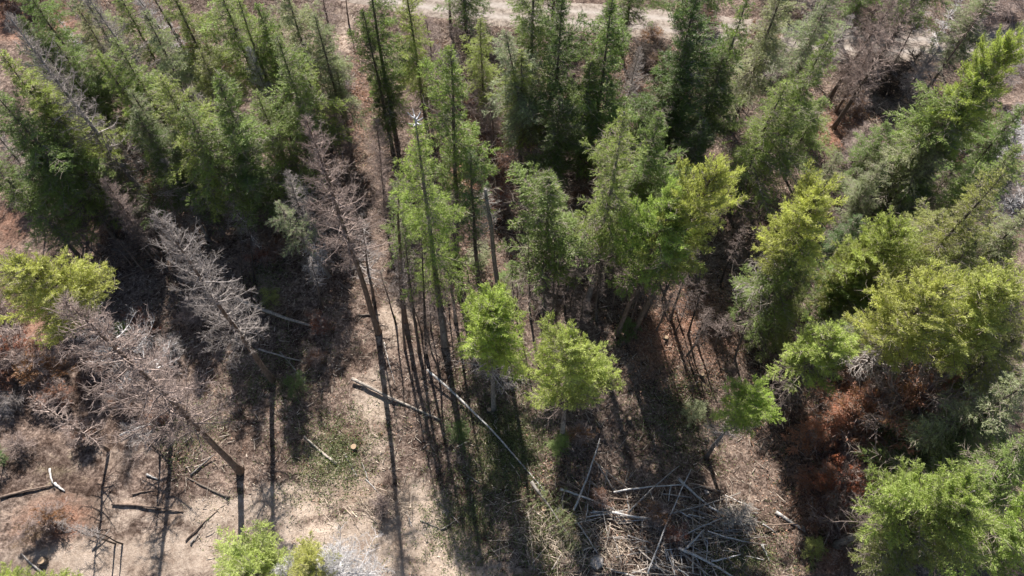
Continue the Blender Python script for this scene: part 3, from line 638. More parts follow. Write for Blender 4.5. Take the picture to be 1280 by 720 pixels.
snag((1085, 155), (1060, 225), 'bare brown dead tree above the feathery topped pine', 'dark', 'brown', 'dead', 1.8, .8)
snag((533, 20), (541, 100), 'brown bare dead tree in front of the road at top centre', 'brown', 'brown', 'dead', 1.5, .7)
snag((505, -40), (513, 34), 'thin dark dead trunk at the top edge, left of the road', 'dark', 'grey', 'sparse', .7, .4)
snag((560, -50), (563, 36), 'dark upright trunk standing over the road edge at top', 'dark', 'grey', 'sparse', .7, .4, r=.16)
snag((428, -30), (436, 30), 'thin dark dead trunk on the bare slope at the top', 'dark', 'grey', 'sparse', .7, .4)
snag((421, 90), (437, 172), 'thin dark pole on the bare slope left of centre', 'dark', 'grey', 'sparse', .6, .4)
snag((45, -40), (16, 20), 'dark trunk in the top left corner', 'dark', 'grey', 'sparse', .7, .4) if False else snag((-10, -22), (18, 22), 'dark trunk in the top left corner', 'dark', 'grey', 'sparse', .7, .4)
snag((66, -20), (112, 38), 'brown dead trunk among red brush in the top left', 'dark', 'brown', 'dead', 1.4, .7)
snag((388, 322), (401, 382), 'small dark dead stem in the shade of the dark conifers', 'dark', 'grey', 'sparse', .8, .6)
# bare stems of the centre thicket
for i, (tp, bs, r_, bk, lb) in enumerate([
    ((527, 300), (533, 446), .12, 'char', 'charcoal stem in the centre thicket under the white tipped fir'),
    ((497, 318), (506, 436), .09, 'brown', 'reddish brown stem at the left of the centre thicket'),
    ((506, 296), (524, 440), .11, 'dark', 'dark leaning stem between the reddish and charcoal stems'),
    ((555, 268), (570, 402), .12, 'pale', 'pale grey stem in the centre thicket'),
    ((566, 285), (574, 372), .1, 'char', 'short charcoal stem right of the pale grey stem'),
    ((729, 318), (704, 372), .09, 'grey', 'leaning thin grey pole right of the full mid green cedar'),
    ((712, 300), (706, 392), .08, 'char', 'upright charred pole below the leaning thin grey pole'),
    ((694, 290), (690, 400), .09, 'dark', 'dark stem right under the full mid green cedar'),
    ((660, 300), (663, 398), .09, 'dark', 'dark stem left under the full mid green cedar'),
    ((858, 340), (838, 400), .1, 'dark', 'dark stem right of the forked pine trunks'),
    ((880, 350), (860, 418), .08, 'char', 'thin charred stem in front of the feathery topped pine'),
    ((940, 380), (918, 448), .09, 'dark', 'dark stem in the deep shade right of centre'),
    ((750, 330), (745, 402), .09, 'dark', 'dark stem at the foot of the fir with the yellow tip'),
    ((596, 320), (602, 398), .08, 'dark', 'thin stem left of the broken grey snag'),
    ((640, 330), (641, 402), .07, 'dark', 'thin stem between the broken snag and the mid green cedar'),
    ((300, 300), (304, 366), .09, 'char', 'charred stem in the sunny gap, left of the short bent dead tree'),
    ((312, 285), (318, 352), .08, 'char', 'thin charred stem touching the short bent dead tree'),
    ]):
    snag(tp, bs, lb, bk, 'dark', 'sparse', .6, .5, r=r_, name='bare_stem', grp='bare stems of the thicket')

tip_root = next(o for o in COL.objects if o.get('label', '').startswith('tall fir with a bare white star'))
_h = next(h for l, b, t, h in TREES if l.startswith('tall fir with a bare white star'))
S = Seg()
S.add((0, 0, 0), (0, 0, 1.0), .05, .03, .6)
for k in range(7):
    a = k * .9 + .2; c_, s_ = math.cos(a), math.sin(a); z = .55 + .06 * k; l = .36 + .05 * (k % 3)
    S.add((0, 0, z), (c_ * l * .5, s_ * l * .5, z + .05), .035, .028, .9); S.add((c_ * l * .5, s_ * l * .5, z + .05), (c_ * l, s_ * l, z + .22), .028, .012, .9)
o_ = part('dead_tip', S.mesh('dead_tip', M_TWIG, 5), tip_root, (.36, .36, .37), (0, 0, _h - .9)); o_['label'] = 'bare bleached treetop like a star'

# ------------------------------------------------------------------ fallen logs and poles
def log(a, b, r, label, col='pale', z0=0.0, z1=0.0, grp='fallen logs and poles', name='fallen_log', taper=.5, bend=.06, cat='log'):
    """a, b: pixels of the two ends (a is the butt); z0, z1: how far the ends are held off the ground"""
    SEED[0] += 1; g = random.Random(SEED[0])
    A = gnd(*a); B = gnd(*b)
    A = flat(*a, A.z + r + z0); B = flat(*b, B.z + r * taper + z1); N = max(5, int((B - A).length / .5)); pts = []; rad = []
    d = (B - A); sdv = d.cross(Vector((0, 0, 1))).normalized(); bb = g.uniform(-bend, bend) * d.length * .5
    mid = A.lerp(B, .5)
    for i in range(N + 1):
        u = i / N; p = A.lerp(B, u) + sdv * (bb * math.sin(u * math.pi) + 0.015 * math.sin(u * 17 + SEED[0]))
        gz = hgt(p.x, p.y) + r * .5
        if p.z < gz and z0 + z1 < .3: p.z = gz
        pts.append(p - mid); rad.append(r * (1 - (1 - taper) * u))
    o = link(name, tube_mesh(name, pts, rad, M_BARK, 8, rng=g)); o.location = mid; k_ = (g.uniform(0.9, 1.7) if 'slash' in name else g.uniform(1.0, 1.5)) if col in ('silver', 'pale', 'grey') else 1.0
    o.color = (*[c * k_ for c in BARK[col]], 1)
    tag(o, label, cat, grp); return o
for a in [
    ((295, 372), (396, 409), .17, 'thick pale fallen log in the sunny gap at left', 'pale', .5, .1),
    ((297, 377), (331, 394), .13, 'short brown log tucked under the thick pale log', 'brown', .2, .1),
    ((290, 388), (318, 391), .09, 'short dark log below the thick pale log', 'char'),
    ((323, 436), (398, 456), .08, 'thin fallen pole below the thick pale log, left of the long slim shadow', 'pale', .2),
    ((440, 473), (551, 525), .13, 'fallen log crossing the long thin shadow, pale at its left end', 'pale', .2),
    ((534, 462), (682, 616), .085, 'longest straight white fallen trunk, slanting down to the slash pile', 'silver', .5, .1),
    ((0, 622), (66, 607), .10, 'dark crooked log at the left edge', 'brown'),
    ((62, 586), (66, 604), .07, 'short white piece standing up from the crooked log', 'silver', 0, .3),
    ((68, 604), (81, 614), .09, 'short white chunk right of the crooked log', 'silver'),
    ((140, 630), (229, 640), .09, 'long brown pole lying level on the dirt at lower left', 'brown'),
    ((286, 622), (234, 597), .08, 'brown pole with a dark butt left of the tall brown dead tree', 'dark'),
    ((232, 676), (272, 638), .06, 'thin bent pole slanting up on the open dirt', 'brown'),
    ((238, 680), (249, 667), .07, 'short stub beside the thin bent pole', 'grey'),
    ((238, 594), (268, 568), .06, 'pale stick slanting up beside the brown pole with dark butt', 'grey', 0, .2),
    ((421, 580), (380, 545), .10, 'cut pole end with pale wood at the edge of the clearing', 'pale'),
    ((430, 566), (448, 598), .04, 'pale stick on green litter, upper of two', 'silver'),
    ((457, 599), (473, 616), .04, 'pale stick on green litter, lower of two', 'silver'),
    ((150, 544), (190, 530), .08, 'short white stick under the tall brown dead tree', 'silver', .1, .3),
    ((57, 718), (27, 692), .07, 'pale pole at the bottom left corner', 'grey'),
    ((115, 688), (137, 662), .05, 'thin pale pole near the twin thin saplings', 'grey', 0, .3),
    ((183, 593), (197, 599), .08, 'short white piece among the lower left sticks', 'silver'),
    ((165, 618), (192, 613), .06, 'short brown stick above the long brown pole', 'brown'),
    ((604, 468), (652, 476), .12, 'dark log behind the round bright pine', 'dark'),
    ((600, 604), (575, 588), .04, 'pale curved stick left of the longest white trunk', 'grey'),
    ((460, 600), (452, 578), .03, 'thin pale stick beside the sticks on green litter', 'silver'),
    ((550, 628), (575, 655), .05, 'brown stick at the right edge of the clearing', 'grey'),
    ((525, 650), (548, 660), .05, 'pale stick lying on the right edge of the clearing', 'pale'),
    ((551, 662), (570, 650), .05, 'pale stick meeting the brown one at the clearing edge', 'pale'),
    ((508, 638), (515, 658), .04, 'thin pale stick right of the long slim shadow', 'silver'),
    ((584, 535), (560, 560), .05, 'brown stick in the shade left of the longest white trunk', 'brown'),
    ((660, 640), (668, 712), .05, 'long bent pale stick left of the fallen green crown', 'pale'),
    ((970, 640), (1007, 664), .13, 'short grey log in the dark shade right of the slash pile', 'silver'),
    ((1128, 532), (1244, 493), .15, 'long pale leaning log reaching the grey-green fir at right', 'pale', .5, 3.0),
    ((1066, 524), (1102, 500), .07, 'thin pale pole crossing the big rusty bush', 'silver', 1.6, 2.2),
    ((1175, 540), (1200, 527), .08, 'pale branch stub below the long leaning log', 'silver', .5, 1.2),
    ((1100, 122), (1120, 132), .10, 'pale log end by the brush below the road', 'silver'),
    ((578, 28), (592, 44), .16, 'bright white broken log at the road edge', 'silver', 0, .3),
    ((590, 50), (632, 53), .06, 'thin pale pole on the rubble below the road', 'pale', .2),
    ((597, 98), (612, 108), .08, 'pale stick on the dark rubble above the reddish gap', 'silver'),
    ((122, 305), (172, 322), .10, 'dark log with a sunlit top in the left shade', 'dark'),
    ((60, 340), (118, 372), .1, 'dark log lying in the left shade below the maroon bush', 'dark'),
    ((200, 330), (150, 348), .09, 'brown log in the left shade above the yellow-green pine', 'brown'),
    ((350, 440), (382, 480), .06, 'thin grey pole in the shade below the salmon bush', 'grey'),
    ((420, 350), (446, 372), .07, 'short brown log in the shade left of the slim dead tree', 'brown'),
    ((255, 352), (285, 345), .06, 'pale stick in the shade left of the thick pale log', 'pale'),
    ((448, 394), (475, 393), .07, 'short dark branch lying left of the slim dead trunk', 'dark'),
    ((480, 428), (494, 480), .03, 'thin pale branch lying beside the slim dead trunk', 'silver'),
    ]: log(*a)
PILE = 'weathered poles of the slash pile'
PK = []
for a in [
    ((717, 638), (750, 548), .07, 'long pale pole standing up out of the left of the slash pile', 'silver', .3, 1.2),
    ((768, 614), (742, 574), .05, 'thin grey pole making a V with the long pale pole', 'grey', .4, .8),
    ((767, 615), (857, 606), .06, 'level grey pole along the back of the slash pile', 'silver', .5, .5),
    ((785, 641), (849, 582), .06, 'long grey pole rising right from the pile centre', 'grey', .5, 1.0),
    ((810, 716), (864, 586), .05, 'longest thin pale pole running down through the pile', 'silver', .6, 1.0),
    ((848, 598), (886, 632), .10, 'thick pale pole at the top right of the pile', 'silver', .7, .3),
    ((886, 633), (913, 647), .07, 'pale pole continuing from the thick one at the pile top right', 'silver', .4, .2),
    ((835, 642), (926, 616), .05, 'slender pole rising to the right end of the pile', 'grey', .5, .6),
    ((700, 611), (766, 636), .08, 'pale curved pole at the left top of the pile', 'silver', .4, .6),
    ((765, 640), (815, 648), .08, 'bright short pole at the pile centre', 'silver', .6, .5),
    ((848, 672), (906, 646), .05, 'grey pole pointing at the bleached brush tuft', 'silver', .5, .7),
    ((855, 688), (880, 662), .08, 'stout pale pole below the bleached brush tuft', 'silver', .4, .6),
    ((848, 685), (918, 722), .10, 'thick bright pole at the bottom of the pile', 'silver', .5, .2),
    ((852, 690), (890, 722), .07, 'second bright pole beside the thick bottom one', 'pale', .3, .2),
    ((720, 650), (747, 692), .05, 'straight white stick beside the fallen green crown', 'silver', .2, .2),
    ((720, 648), (745, 651), .05, 'short level stick right of the fallen green crown', 'grey', .3, .2),
    ((667, 638), (706, 667), .05, 'pale stick left of the fallen green crown', 'pale'),
    ((812, 706), (840, 716), .10, 'short chunky pale log at the bottom of the pile', 'pale', .2, .1),
    ((763, 712), (797, 722), .08, 'white log end at the bottom edge', 'silver', .1, .1),
    ((829, 678), (834, 700), .07, 'short upright white stick in the lower pile', 'silver', .2, .4),
    ((838, 688), (842, 702), .06, 'shorter white stick next to the upright one', 'silver', .2, .2),
    ((866, 716), (866, 640), .05, 'pole running straight up the right of the pile', 'pale', .4, .5),
    ((876, 664), (886, 693), .06, 'stubby pale pole under the stout one', 'pale', .4, .2),
    ((885, 664), (958, 681), .04, 'long thin pole running right past the brush tuft', 'silver', .5, .3),
    ((889, 702), (926, 693), .06, 'pale pole lying below the brush tuft', 'silver', .2, .2),
    ((952, 680), (962, 702), .07, 'short pale pole at the right end of the pile', 'silver'),
    ((928, 661), (942, 674), .06, 'little pale pole right of the brush tuft', 'silver'),
    ((720, 690), (766, 684), .14, 'dark thick log in the lower left of the pile', 'char', .1, .1),
    ((867, 606), (905, 616), .11, 'dark log topped with light behind the pile', 'brown', .1, .1),
    ((812, 612), (822, 640), .04, 'thin stick leaning at the pile centre top', 'grey', .5, .3),
    ((790, 590), (780, 606), .04, 'tiny pale stick behind the level grey pole', 'grey', .2, .5),
    ((826, 617), (865, 622), .06, 'grey pole lying left of the thick pale pole', 'grey', .3, .3),
    ((760, 622), (856, 640), .05, 'brown pole crossing the pile centre', 'brown', .4, .4),
    ((712, 618), (740, 634), .04, 'brown stick behind the pale curved pole', 'brown', .4, .4),
    ((820, 664), (860, 672), .05, 'thin brown pole under the longest thin pole', 'brown', .3, .3),
    ((900, 690), (940, 722), .06, 'brown pole at the lower right of the pile', 'brown', .2, .1),
    ((930, 628), (945, 665), .06, 'grey pole dropping right of the slender pole', 'grey', .3, .2),
    ((690, 712), (702, 692), .05, 'pale crossed stick at the lower left of the pile', 'pale', .1, .2),
    ((703, 716), (702, 694), .04, 'brown crossed stick at the lower left of the pile', 'brown', .1, .2),
    ]: log(a[0], a[1], a[2] * 1.05, *a[3:], grp=PILE, name='slash_pole', cat='pole')
g_ = random.Random(77)
for k in range(170):
    cx, cy = g_.choice([(790, 650), (830, 690), (880, 660), (760, 630), (870, 690), (800, 700), (740, 640), (905, 645)])
    x = cx + g_.gauss(0, 30); y = min(716, cy + g_.gauss(0, 17)); L_ = g_.uniform(16, 58); an = g_.choice([g_.uniform(-.35, .35), g_.uniform(-.2, .8), g_.uniform(1.0, 1.9)])
    log((x - math.cos(an) * L_ / 2, y - math.sin(an) * L_ / 2), (x + math.cos(an) * L_ / 2, y + math.sin(an) * L_ / 2), g_.uniform(.022, .055),
        'short weathered pole lying loose in the slash pile', g_.choice(['silver', 'pale', 'pale', 'grey', 'brown']), g_.uniform(0, .5), g_.uniform(0, .5), grp='short loose poles in the slash pile', name='slash_stick', cat='pole')

# ------------------------------------------------------------------ stumps
def stump(px, py, r, h, label):
    p = gnd(px, py); root = link('stump', None); root.location = p; tag(root, label, 'stump', 'cut stumps')
    g = random.Random(px); part('bark', tube_mesh('bark', [(0, 0, -.2), (0, 0, 0), (0, 0, h * .5), (0, 0, h)], [r * 1.35, r * 1.2, r * 1.03, r], M_BARK, 12, rng=g), root, BARK['dark'])
    part('cut_face', tube_mesh('cut_face', [(0, 0, h + .004), (0, 0, h + .03)], [r * .93, r * .9], M_CUT, 14, jitter=.03, rng=g), root, (1, 1, 1))
for s in [(216, 364, .2, .35, 'bright freshly cut stump left of the pale pinkish dead tree'), (443, 560, .2, .3, 'cut stump on the green litter left of the long slim shadow'),
          (612, 514, .15, .3, 'cut stump at the foot of the round bright pine'), (786, 525, .16, .3, 'pale cut stump in the dark shade right of the broad pine'),
          (832, 424, .16, .3, 'orange cut stump under the forked pine trunks'), (1075, 164, .24, .4, 'big orange cut stump below the brown dead trees'),
          (55, 702, .22, .3, 'dark stump near the bottom left corner'), (877, 470, .14, .3, 'cut stump in the deep shade of the feathery pine'),
          (434, 95, .2, .3, 'cut stump on the bare slope beside the thin dark pole'), (540, 118, .16, .25, 'cut stump in front of the brown bare dead tree'),
          (680, 637, .18, .2, 'low pale cut stump left of the fallen green crown')]: stump(*s)

def rock(px, py, r, label):
    p = gnd(px, py); me = bpy.data.meshes.new('rock'); bm = bmesh.new(); bmesh.ops.create_icosphere(bm, subdivisions=3, radius=r)
    for v in bm.verts:
        n = mnoise.noise(v.co * (1.6 / r) + Vector((px, 0, 0))); v.co *= 1 + .35 * n; v.co.z *= .6
    bm.to_mesh(me); bm.free(); me.materials.append(M_BARK); o = link('rock', me); o.location = p + Vector((0, 0, r * .2)); o.color = (.33, .30, .28, 1); tag(o, label, 'rock', 'rocks')
for a in [(746, 703, .42, 'large pale rock beside the dark thick log in the slash pile'), (698, 638, .2, 'small pale rock above the fallen green crown'), (883, 615, .16, 'small pale rock behind the slash pile'), (555, 640, .14, 'small pale rock at the clearing edge'), (1003, 660, .15, 'small rock at the end of the short grey log')]: rock(*a)

# ------------------------------------------------------------------ bushes: rusty, bare and green
def bush(px, py, s, label, col, fol=True, kind='shrub', lc='brown', flat_=1.0):
    SEED[0] += 1; p = gnd(px, py); root = link('dead_bush' if kind != 'young_fir' else 'young_fir', None); root.location = p
    tag(root, label, 'bush' if kind != 'young_fir' else 'tree', 'bushes and brush' if kind != 'young_fir' else 'young firs')
    rz = random.uniform(0, 6)
    if kind == 'young_fir':
        cm, lm, L, R = THIN[SEED[0] % 2]; part('trunk', trunk_mesh(s * 2.4, .05, SEED[0]), root, BARK['dark']); part('crown', cm, root, col, (0, 0, .1), rz, (s * .55,) * 2 + (s * .26,)); return
    dm, L, R = BUSHD[SEED[0] % 2]; part('branches', dm, root, LIMB[lc], (0, 0, 0), rz, (s, s, s * flat_))
    if fol: cm, lm, L, R = BUSHF[SEED[0] % 2]; part('foliage', cm, root, col, (0, 0, 0.1), rz, (s, s, s * flat_))
RU = (.22, .12, .085); RD = (.26, .105, .07); TN = (.26, .18, .13); OR_ = (.28, .15, .08); DR = (.13, .065, .05); BR = (.36, .19, .135)
for a in [
    (648, 205, 1.3, 'tan salmon brush at the left of the black shade gap', BR), (575, 130, 1.1, 'salmon brush left of the reddish gap', BR), (700, 190, 1.3, 'salmon brush between the back row cedars', BR), (80, 500, .9, 'rusty brush left of the tall brown dead tree', BR), (145, 455, 1.4, 'salmon brush at the foot of the left pine', BR), (12, 470, 1.5, 'salmon bush at the left edge under the pine', BR), (205, 520, .8, 'rusty brush around the foot of the tall brown dead tree', BR),
    (1085, 545, 2.3, 'large rusty brown bush right of the dark shade', BR, 2.0), (1050, 540, 1.8, 'rusty bush joined to the left of the large one', BR, 1.9),
    (1115, 535, 1.9, 'rusty red bush under the big bright pine trunk', BR, 2.0), (1135, 570, 1.3, 'rusty bush below the pale leaning log', RD, 1.3), (1040, 555, 1.5, 'brown bush sinking into the dark shade', DR),
    (1042, 610, 1.2, 'bright red-orange bush left of the corner pines', (.45, .17, .1), 1.6), (1050, 632, 1.0, 'red bush just below the bright red-orange one', RD), (1160, 585, 1.0, 'red bush at the upper edge of the corner pines', RD),
    (1062, 706, 1.0, 'dark red bush at the bottom edge', DR), (1035, 655, 1.3, 'brown bush above the dark leaning trunk of the corner pine', DR),
    (30, 455, 1.6, 'orange bush under the yellow-green left pine', RD), (62, 470, 1.4, 'orange bush right of the one under the left pine', OR_), (10, 400, 1.2, 'rusty bush at the left edge', RU),
    (402, 410, .7, 'small salmon bush at the end of the thick pale log', RD), (398, 452, .6, 'small reddish bush at the end of the thin pole', RU), (182, 412, .9, 'salmon tuft amid the grey twigs of the left pine', RD),
    (70, 650, .8, 'orange brush lying on the dirt at bottom left', OR_), (52, 668, .8, 'salmon brush just left of the dark stump', TN), (110, 545, .8, 'rusty bush at the foot of the thin dead tree', RU),
    (160, 500, .9, 'rusty brush behind the tall brown dead trunk', RU), (105, 250, 1.6, 'dark red bush in the left shade', DR), (45, 240, 1.6, 'dark red bush near the left edge in shade', DR),
    (150, 270, 1.5, 'maroon bush in the left shade', DR), (190, 270, 1.3, 'maroon bush at the foot of the silver snag', DR), (625, 262, 1.0, 'orange bush behind the broken grey snag', RD),
    (600, 205, 1.2, 'salmon brush left of the black shade gap', RU), (612, 160, 1.1, 'tan brush in the reddish gap', TN), (672, 170, 1.2, 'salmon brush under the grey-green fir', TN),
    (720, 215, 1.3, 'rusty brush under the back row cedar', RU), (735, 250, 1.2, 'rusty bush left of the fir with the yellow tip', RU), (820, 90, 1.1, 'tan brush in the rubble gap', TN),
    (812, 55, 1.0, 'orange brush at the road edge above the rubble gap', OR_), (945, 62, 1.4, 'orange bush on the road edge', OR_), (855, 30, 1.1, 'rusty brush between the back row cedars', RU),
    (880, 35, 1.2, 'tan orange brush right of the tall dark cedar', RU), (330, 322, .8, 'orange bush by the short bent dead tree', RD), (350, 318, .8, 'rusty bush in the shade right of the bent tree', RU),
    (15, 12, 1.5, 'salmon brush in the top left corner', RU), (45, 10, 1.5, 'rusty brush right of the top left trunk', RU), (250, 65, 1.3, 'red brush by the slanting dark trunk', RD),
    (290, 98, 1.0, 'red bush between the green firs at left', RD), (1065, 140, 1.0, 'orange brush above the big orange stump', OR_), (540, 72, 1.0, 'reddish brush before the road', RU),
    (748, 618 + 8, .6, 'small rusty tuft in the left of the pile', RU), (818, 645, .7, 'orange tuft in the centre of the pile', OR_), (842, 672, .6, 'orange tuft below the pile centre', RD), (725, 548, .7, 'orange tuft under the broad pine', OR_),
    (1245, 195, 1.0, 'rusty brush under the dark trunk at the right edge', RU), (470, 50, .9, 'rusty bush left of the tall fir trunk', TN)]: bush(*a[:5], flat_=a[5] if len(a) > 5 else 1.0)
for a in [
    (918, 650, .9, 'bleached straw coloured brush tuft on the slash pile', 'pale'), (560, 90, 1.1, 'grey bare bush below the road', 'grey'), (430, 110, 1.0, 'grey bare bush on the bare slope', 'grey'),
    (1100, 225, 1.6, 'grey bare bush under the silvery fir', 'grey'), (1060, 215, 1.4, 'grey bare bush beside the brown dead tree', 'grey'), (1125, 235, 1.5, 'brown bare bush right of the grey ones', 'brown'),
    (220, 440, .9, 'grey bare bush between the two left dead trees', 'grey'), (250, 400, 1.0, 'brown bare bush under the pale pinkish dead tree', 'brown'), (1105, 120, 1.6, 'dark tangled bare bush below the road', 'char'),
    (1070, 190, 1.2, 'brown bare bush under the big orange stump', 'brown'), (480, 665 - 30, .7, 'flat brown twig heap beside the long slim shadow', 'brown'), (1200, 470, 1.4, 'grey bare bush under the big bright pine', 'grey'),
    (1180, 40, 1.6, 'bare brown bush beyond the road at right', 'brown'), (1225, 30, 1.6, 'bare brown bush beyond the road at far right', 'brown'), (1130, 15, 1.5, 'bare grey bush beyond the road', 'grey'),
    (820, 75, 1.0, 'dark bare brush on the rubble', 'char'), (1170, 610, 1.0, 'pale bare bush left of the corner pines', 'silver'), (30, 560, .7, 'bare brown bush near the left edge', 'brown'),
    (940, 85, 1.3, 'dark tangled bare bush by the orange road edge', 'char'), (585, 60, 1.2, 'dark tangled bare bush by the white broken log', 'char'), (20, 510, .8, 'bare grey bush at the left edge', 'grey'),
    (608, 78, 1.5, 'black tangled brush in the middle of the rubble below the road', 'char'), (625, 95, 1.3, 'black tangled brush above the reddish gap', 'char'), (1080, 105, 1.6, 'black tangled brush left of the dark bare bush', 'char'),
    (1128, 100, 1.6, 'black tangled brush right of the dark bare bush', 'char'), (955, 95, 1.4, 'black tangled brush under the short dead trunks', 'char'), (800, 80, 1.2, 'black brush at the left of the rubble gap', 'char'),
    (1015, 20, 1.8, 'grey bare bush across the road above the short dead trunks', 'grey'), (1055, 22, 1.8, 'grey-brown bare bush across the road', 'brown'), (1085, 30, 1.8, 'grey-brown bare bush on the road edge', 'brown'),
    (1255, 20, 1.6, 'bare brown bush in the top right corner', 'brown'), (975, 10, 1.7, 'dark bare bush at the top edge beyond the road', 'char')]:
    bush(*a[:4], (1, 1, 1), False, lc=a[4])
for a in [(1120, 270, 1.6, 'young green fir between bare brush and the olive firs', C['bg']), (575, 545, 1.0, 'young green fir in the shade left of the longest white trunk', C['dg']),
          (372, 490, 1.0, 'low dark young fir left of the long slim shadow', C['dg']), (865, 520, 1.0, 'young fir in the shade beside the small light green pine', C['gg']),
          (700, 560, 1.0, 'young fir at the foot of the broad pine', C['mg']), (160, 420, .8, 'young bright fir amid the grey twigs', C['yg']), (640, 355, 1.3, 'young fir left under the mid green cedar', C['mg']),
          (600, 330, 1.3, 'young grey fir beside the broken snag', C['gg']), (560, 170, 1.3, 'young fir below the slim dark conifer', C['gg']), (595, 60, 1.0, 'green bough heap on the rubble below the road', C['bg']),
          (340, 380, .9, 'young fir in the sunny gap', C['og']), (6, 575, .9, 'green tuft at the left edge', C['bg']), (965, 430, 1.4, 'young olive fir left of the rounded pine', C['og']),
          (780, 420, 1.0, 'young fir at the foot of the forked trunks', C['dg']), (920, 395, 1.5, 'young green fir by the feathery pine trunk', C['mg']), (1010, 690, .9, 'young pale fir by the bottom edge', C['og'])]:
    bush(*a, kind='young_fir')

# felled green crown beside the pile
def felled():
    a = gnd(668, 610); b = gnd(722, 688); b = b + (b - a) * .1; root, h = root_for('felled_fir', a + Vector((0, 0, .45)), b + Vector((0, 0, .3)))
    tag(root, 'felled green fir top lying at the end of the longest white trunk', 'felled tree')
    cm, lm, L, R = THIN[0]; part('crown', cm, root, C['gg'], (0, 0, 0), 0, (.75, .75, h / L)); part('trunk', trunk_mesh(h * .98, .08, 5), root, BARK['grey'])
felled()

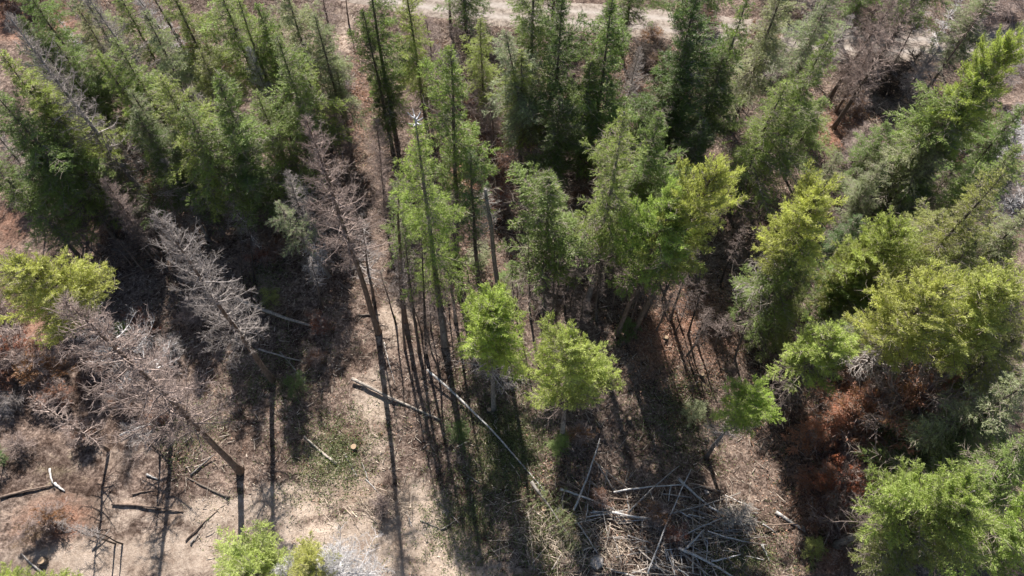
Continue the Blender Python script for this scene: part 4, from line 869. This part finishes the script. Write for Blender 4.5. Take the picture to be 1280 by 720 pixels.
# ------------------------------------------------------------------ litter (uncountable)
def scatter(n, f, seed, x0=-42, x1=44, y0=4, y1=72):
    g = np.random.default_rng(seed); out = []
    while len(out) < n:
        x = g.uniform(x0, x1, 4000); y = g.uniform(y0, y1, 4000)
        keep = np.abs(x) < 8 + y * 0.62 + 6
        p = f(x, y); k = keep & (g.uniform(0, 1, 4000) < p) & (np.abs(y - road_y(x)) > 3.0)
        out += list(zip(x[k], y[k]))
    return out[:n]
def litter():
    g = random.Random(3)
    def dens(x, y): return np.clip(1.0 - 0.93 * Z_DIRT(x, y) * 1.0, 0.07, 1)
    P = scatter(26000, dens, 1); S = Seg()
    for x, y in P:
        z = hgt(x, y); l = abs(g.gauss(0, .28)) + .08; a = g.uniform(0, math.pi); t = g.gauss(0, .18)
        dv = Vector((math.cos(a), math.sin(a), t)) * l * .5; c = Vector((x, y, z + .03 + g.random() * .05 + abs(t) * l * .5)); r = .006 + .028 * g.random() ** 3 + l * .006
        S.add(c - dv, c + dv, r, r * .6, g.random() ** 1.5)
    o = link('twig_litter', S.mesh('twig_litter', M_TWIG, 3)); o.color = (.44, .37, .31, 1)
    tag(o, 'brown and pale twigs strewn over the forest floor', 'litter', kind='stuff')
    # chips and twigs of the slash pile
    S = Seg(); pile = [(800, 650, 6.0, 2.6), (880, 660, 3.5, 2.4), (760, 690, 4, 1.8), (680, 670, 3, 2.2), (1100, 122, 5, 2.2), (595, 60, 4, 3), (940, 80, 3, 3), (825, 85, 4, 4), (480, 632, 2.4, .8), (700, 250, 5, 4)]
    for px, py, rx, ry in pile:
        c0 = flat(px, py)
        for i in range(int(rx * ry * (55 if 650 < px < 900 and py > 600 else 130))):
            x = c0.x + g.gauss(0, rx * .5); y = c0.y + g.gauss(0, ry * .5); l = g.uniform(.2, 1.3); a = g.uniform(0, math.pi); t = g.gauss(0, .25)
            dv = Vector((math.cos(a), math.sin(a), t)) * l * .5; c = Vector((x, y, hgt(x, y) + .05 + g.random() ** 2 * .55)); r = .008 + .018 * g.random() ** 2
            S.add(c - dv, c + dv, r, r * .5, g.random())
    o = link('slash_twigs', S.mesh('slash_twigs', M_TWIG, 3)); o.color = (.44, .36, .29, 1); tag(o, 'tangled grey and brown twigs heaped among the poles', 'litter', kind='stuff')
    # pale chips and broken bits
    S = Seg(); P = scatter(9000, lambda x, y: np.clip(.12 + .75 * Z_MOSS(x, y) + .35 * Z_DIRT(x, y), 0, 1), 66)
    for x, y in P:
        l = g.uniform(.04, .22); a = g.uniform(0, math.pi); dv = Vector((math.cos(a), math.sin(a), g.gauss(0, .1))) * l * .5; c = Vector((x, y, hgt(x, y) + .03)); r = g.uniform(.008, .03); S.add(c - dv, c + dv, r, r * .8, g.random())
    o = link('wood_chips', S.mesh('wood_chips', M_TWIG, 4)); o.color = (.42, .36, .29, 1); tag(o, 'pale wood chips and broken bits on the ground', 'litter', kind='stuff')
    # dry undergrowth
    S = Seg(); P = scatter(7000, lambda x, y: np.clip(.75 - 1.2 * Z_DIRT(x, y) + .3 * Z_RUST(x, y), .02, 1), 44)
    for x, y in P:
        z = hgt(x, y); hh = g.uniform(.12, .55); t0 = g.random(); n = g.randint(4, 9); la = g.uniform(0, 6.28); le = g.uniform(0, .8)
        for k in range(n):
            a = g.uniform(0, 6.28); e = g.uniform(.2, 1.1)
            d = Vector((math.cos(a) * e + math.cos(la) * le, math.sin(a) * e + math.sin(la) * le, g.uniform(.3, 1))) * hh
            p0 = Vector((x + g.gauss(0, .1), y + g.gauss(0, .1), z)); p1 = p0 + d * .6; p2 = p1 + Vector((d.x, d.y, d.z * .2)) * .5
            r = g.uniform(.006, .013); S.add(p0, p1, r, r * .7, t0 * .7 + g.random() * .3); S.add(p1, p2, r * .7, r * .4, t0 * .7 + g.random() * .3)
    o = link('dry_undergrowth', S.mesh('dry_undergrowth', M_TWIG, 3)); o.color = (.27, .205, .17, 1); tag(o, 'dry brown twiggy undergrowth over the forest floor', 'undergrowth', kind='stuff')
    # needle and leaf flakes
    def flakes(name, n, f, seed, size, mat, color, label, hi=.12, updown=.5, cl=1):
        gg = np.random.default_rng(seed); P = np.array(scatter(n // cl, f, seed + 9)); P = np.repeat(P, cl, axis=0); P = P + gg.normal(0, .22 if cl > 1 else 0, P.shape)
        Z = np.array([hgt(x, y) for x, y in P]); m = len(P)
        c = np.stack([P[:, 0], P[:, 1], Z + .015 + gg.uniform(0, 1, m) ** 2 * hi], 1)
        ax = unit(gg.normal(0, 1, (m, 3)) * np.array([1, 1, updown])); nr = unit(gg.normal(0, .5, (m, 3)) + np.array([0, 0, 1.])); sd_ = unit(np.cross(ax, nr))
        a = size * gg.uniform(.5, 1.6, m)[:, None]; b = size * .4 * gg.uniform(.5, 1.4, m)[:, None]
        V = np.stack([c - sd_ * b, c + sd_ * b, c + ax * a], 1).reshape(-1, 3)
        o = link(name, np_mesh(name, V, np.arange(len(V)).reshape(-1, 3), mat, gg.uniform(0, 1, m))); o.color = (*color, 1); tag(o, label, 'ground cover', kind='stuff')
    flakes('fallen_leaves', 45000, lambda x, y: np.clip(1 - .8 * Z_DIRT(x, y), .1, 1) * .8, 21, .07, M_RUST, (.26, .19, .15), 'brown and grey bark and leaf flakes on the ground')
    flakes('rusty_needle_litter', 60000, lambda x, y: np.clip(Z_RUST(x, y) * 1.2, 0.01, 1), 22, .10, M_RUST, (.34, .19, .13), 'rusty dead needle sprays on the ground', .3, .8, 6)
    flakes('ground_plants', 60000, lambda x, y: np.clip(Z_MOSS(x, y) * 1.1, 0.03, 1) ** 1.3, 23, .09, M_FOL, (.14, .165, .07), 'low green plants and moss patches on the ground', .3, 1.0, 10)
litter()

for l, b, t, h in TREES: print('TREE %-70s h=%.1f lean=%.1f' % (l[:70], h, math.degrees(math.acos(max(-1, min(1, (t - b).normalized().z))))))
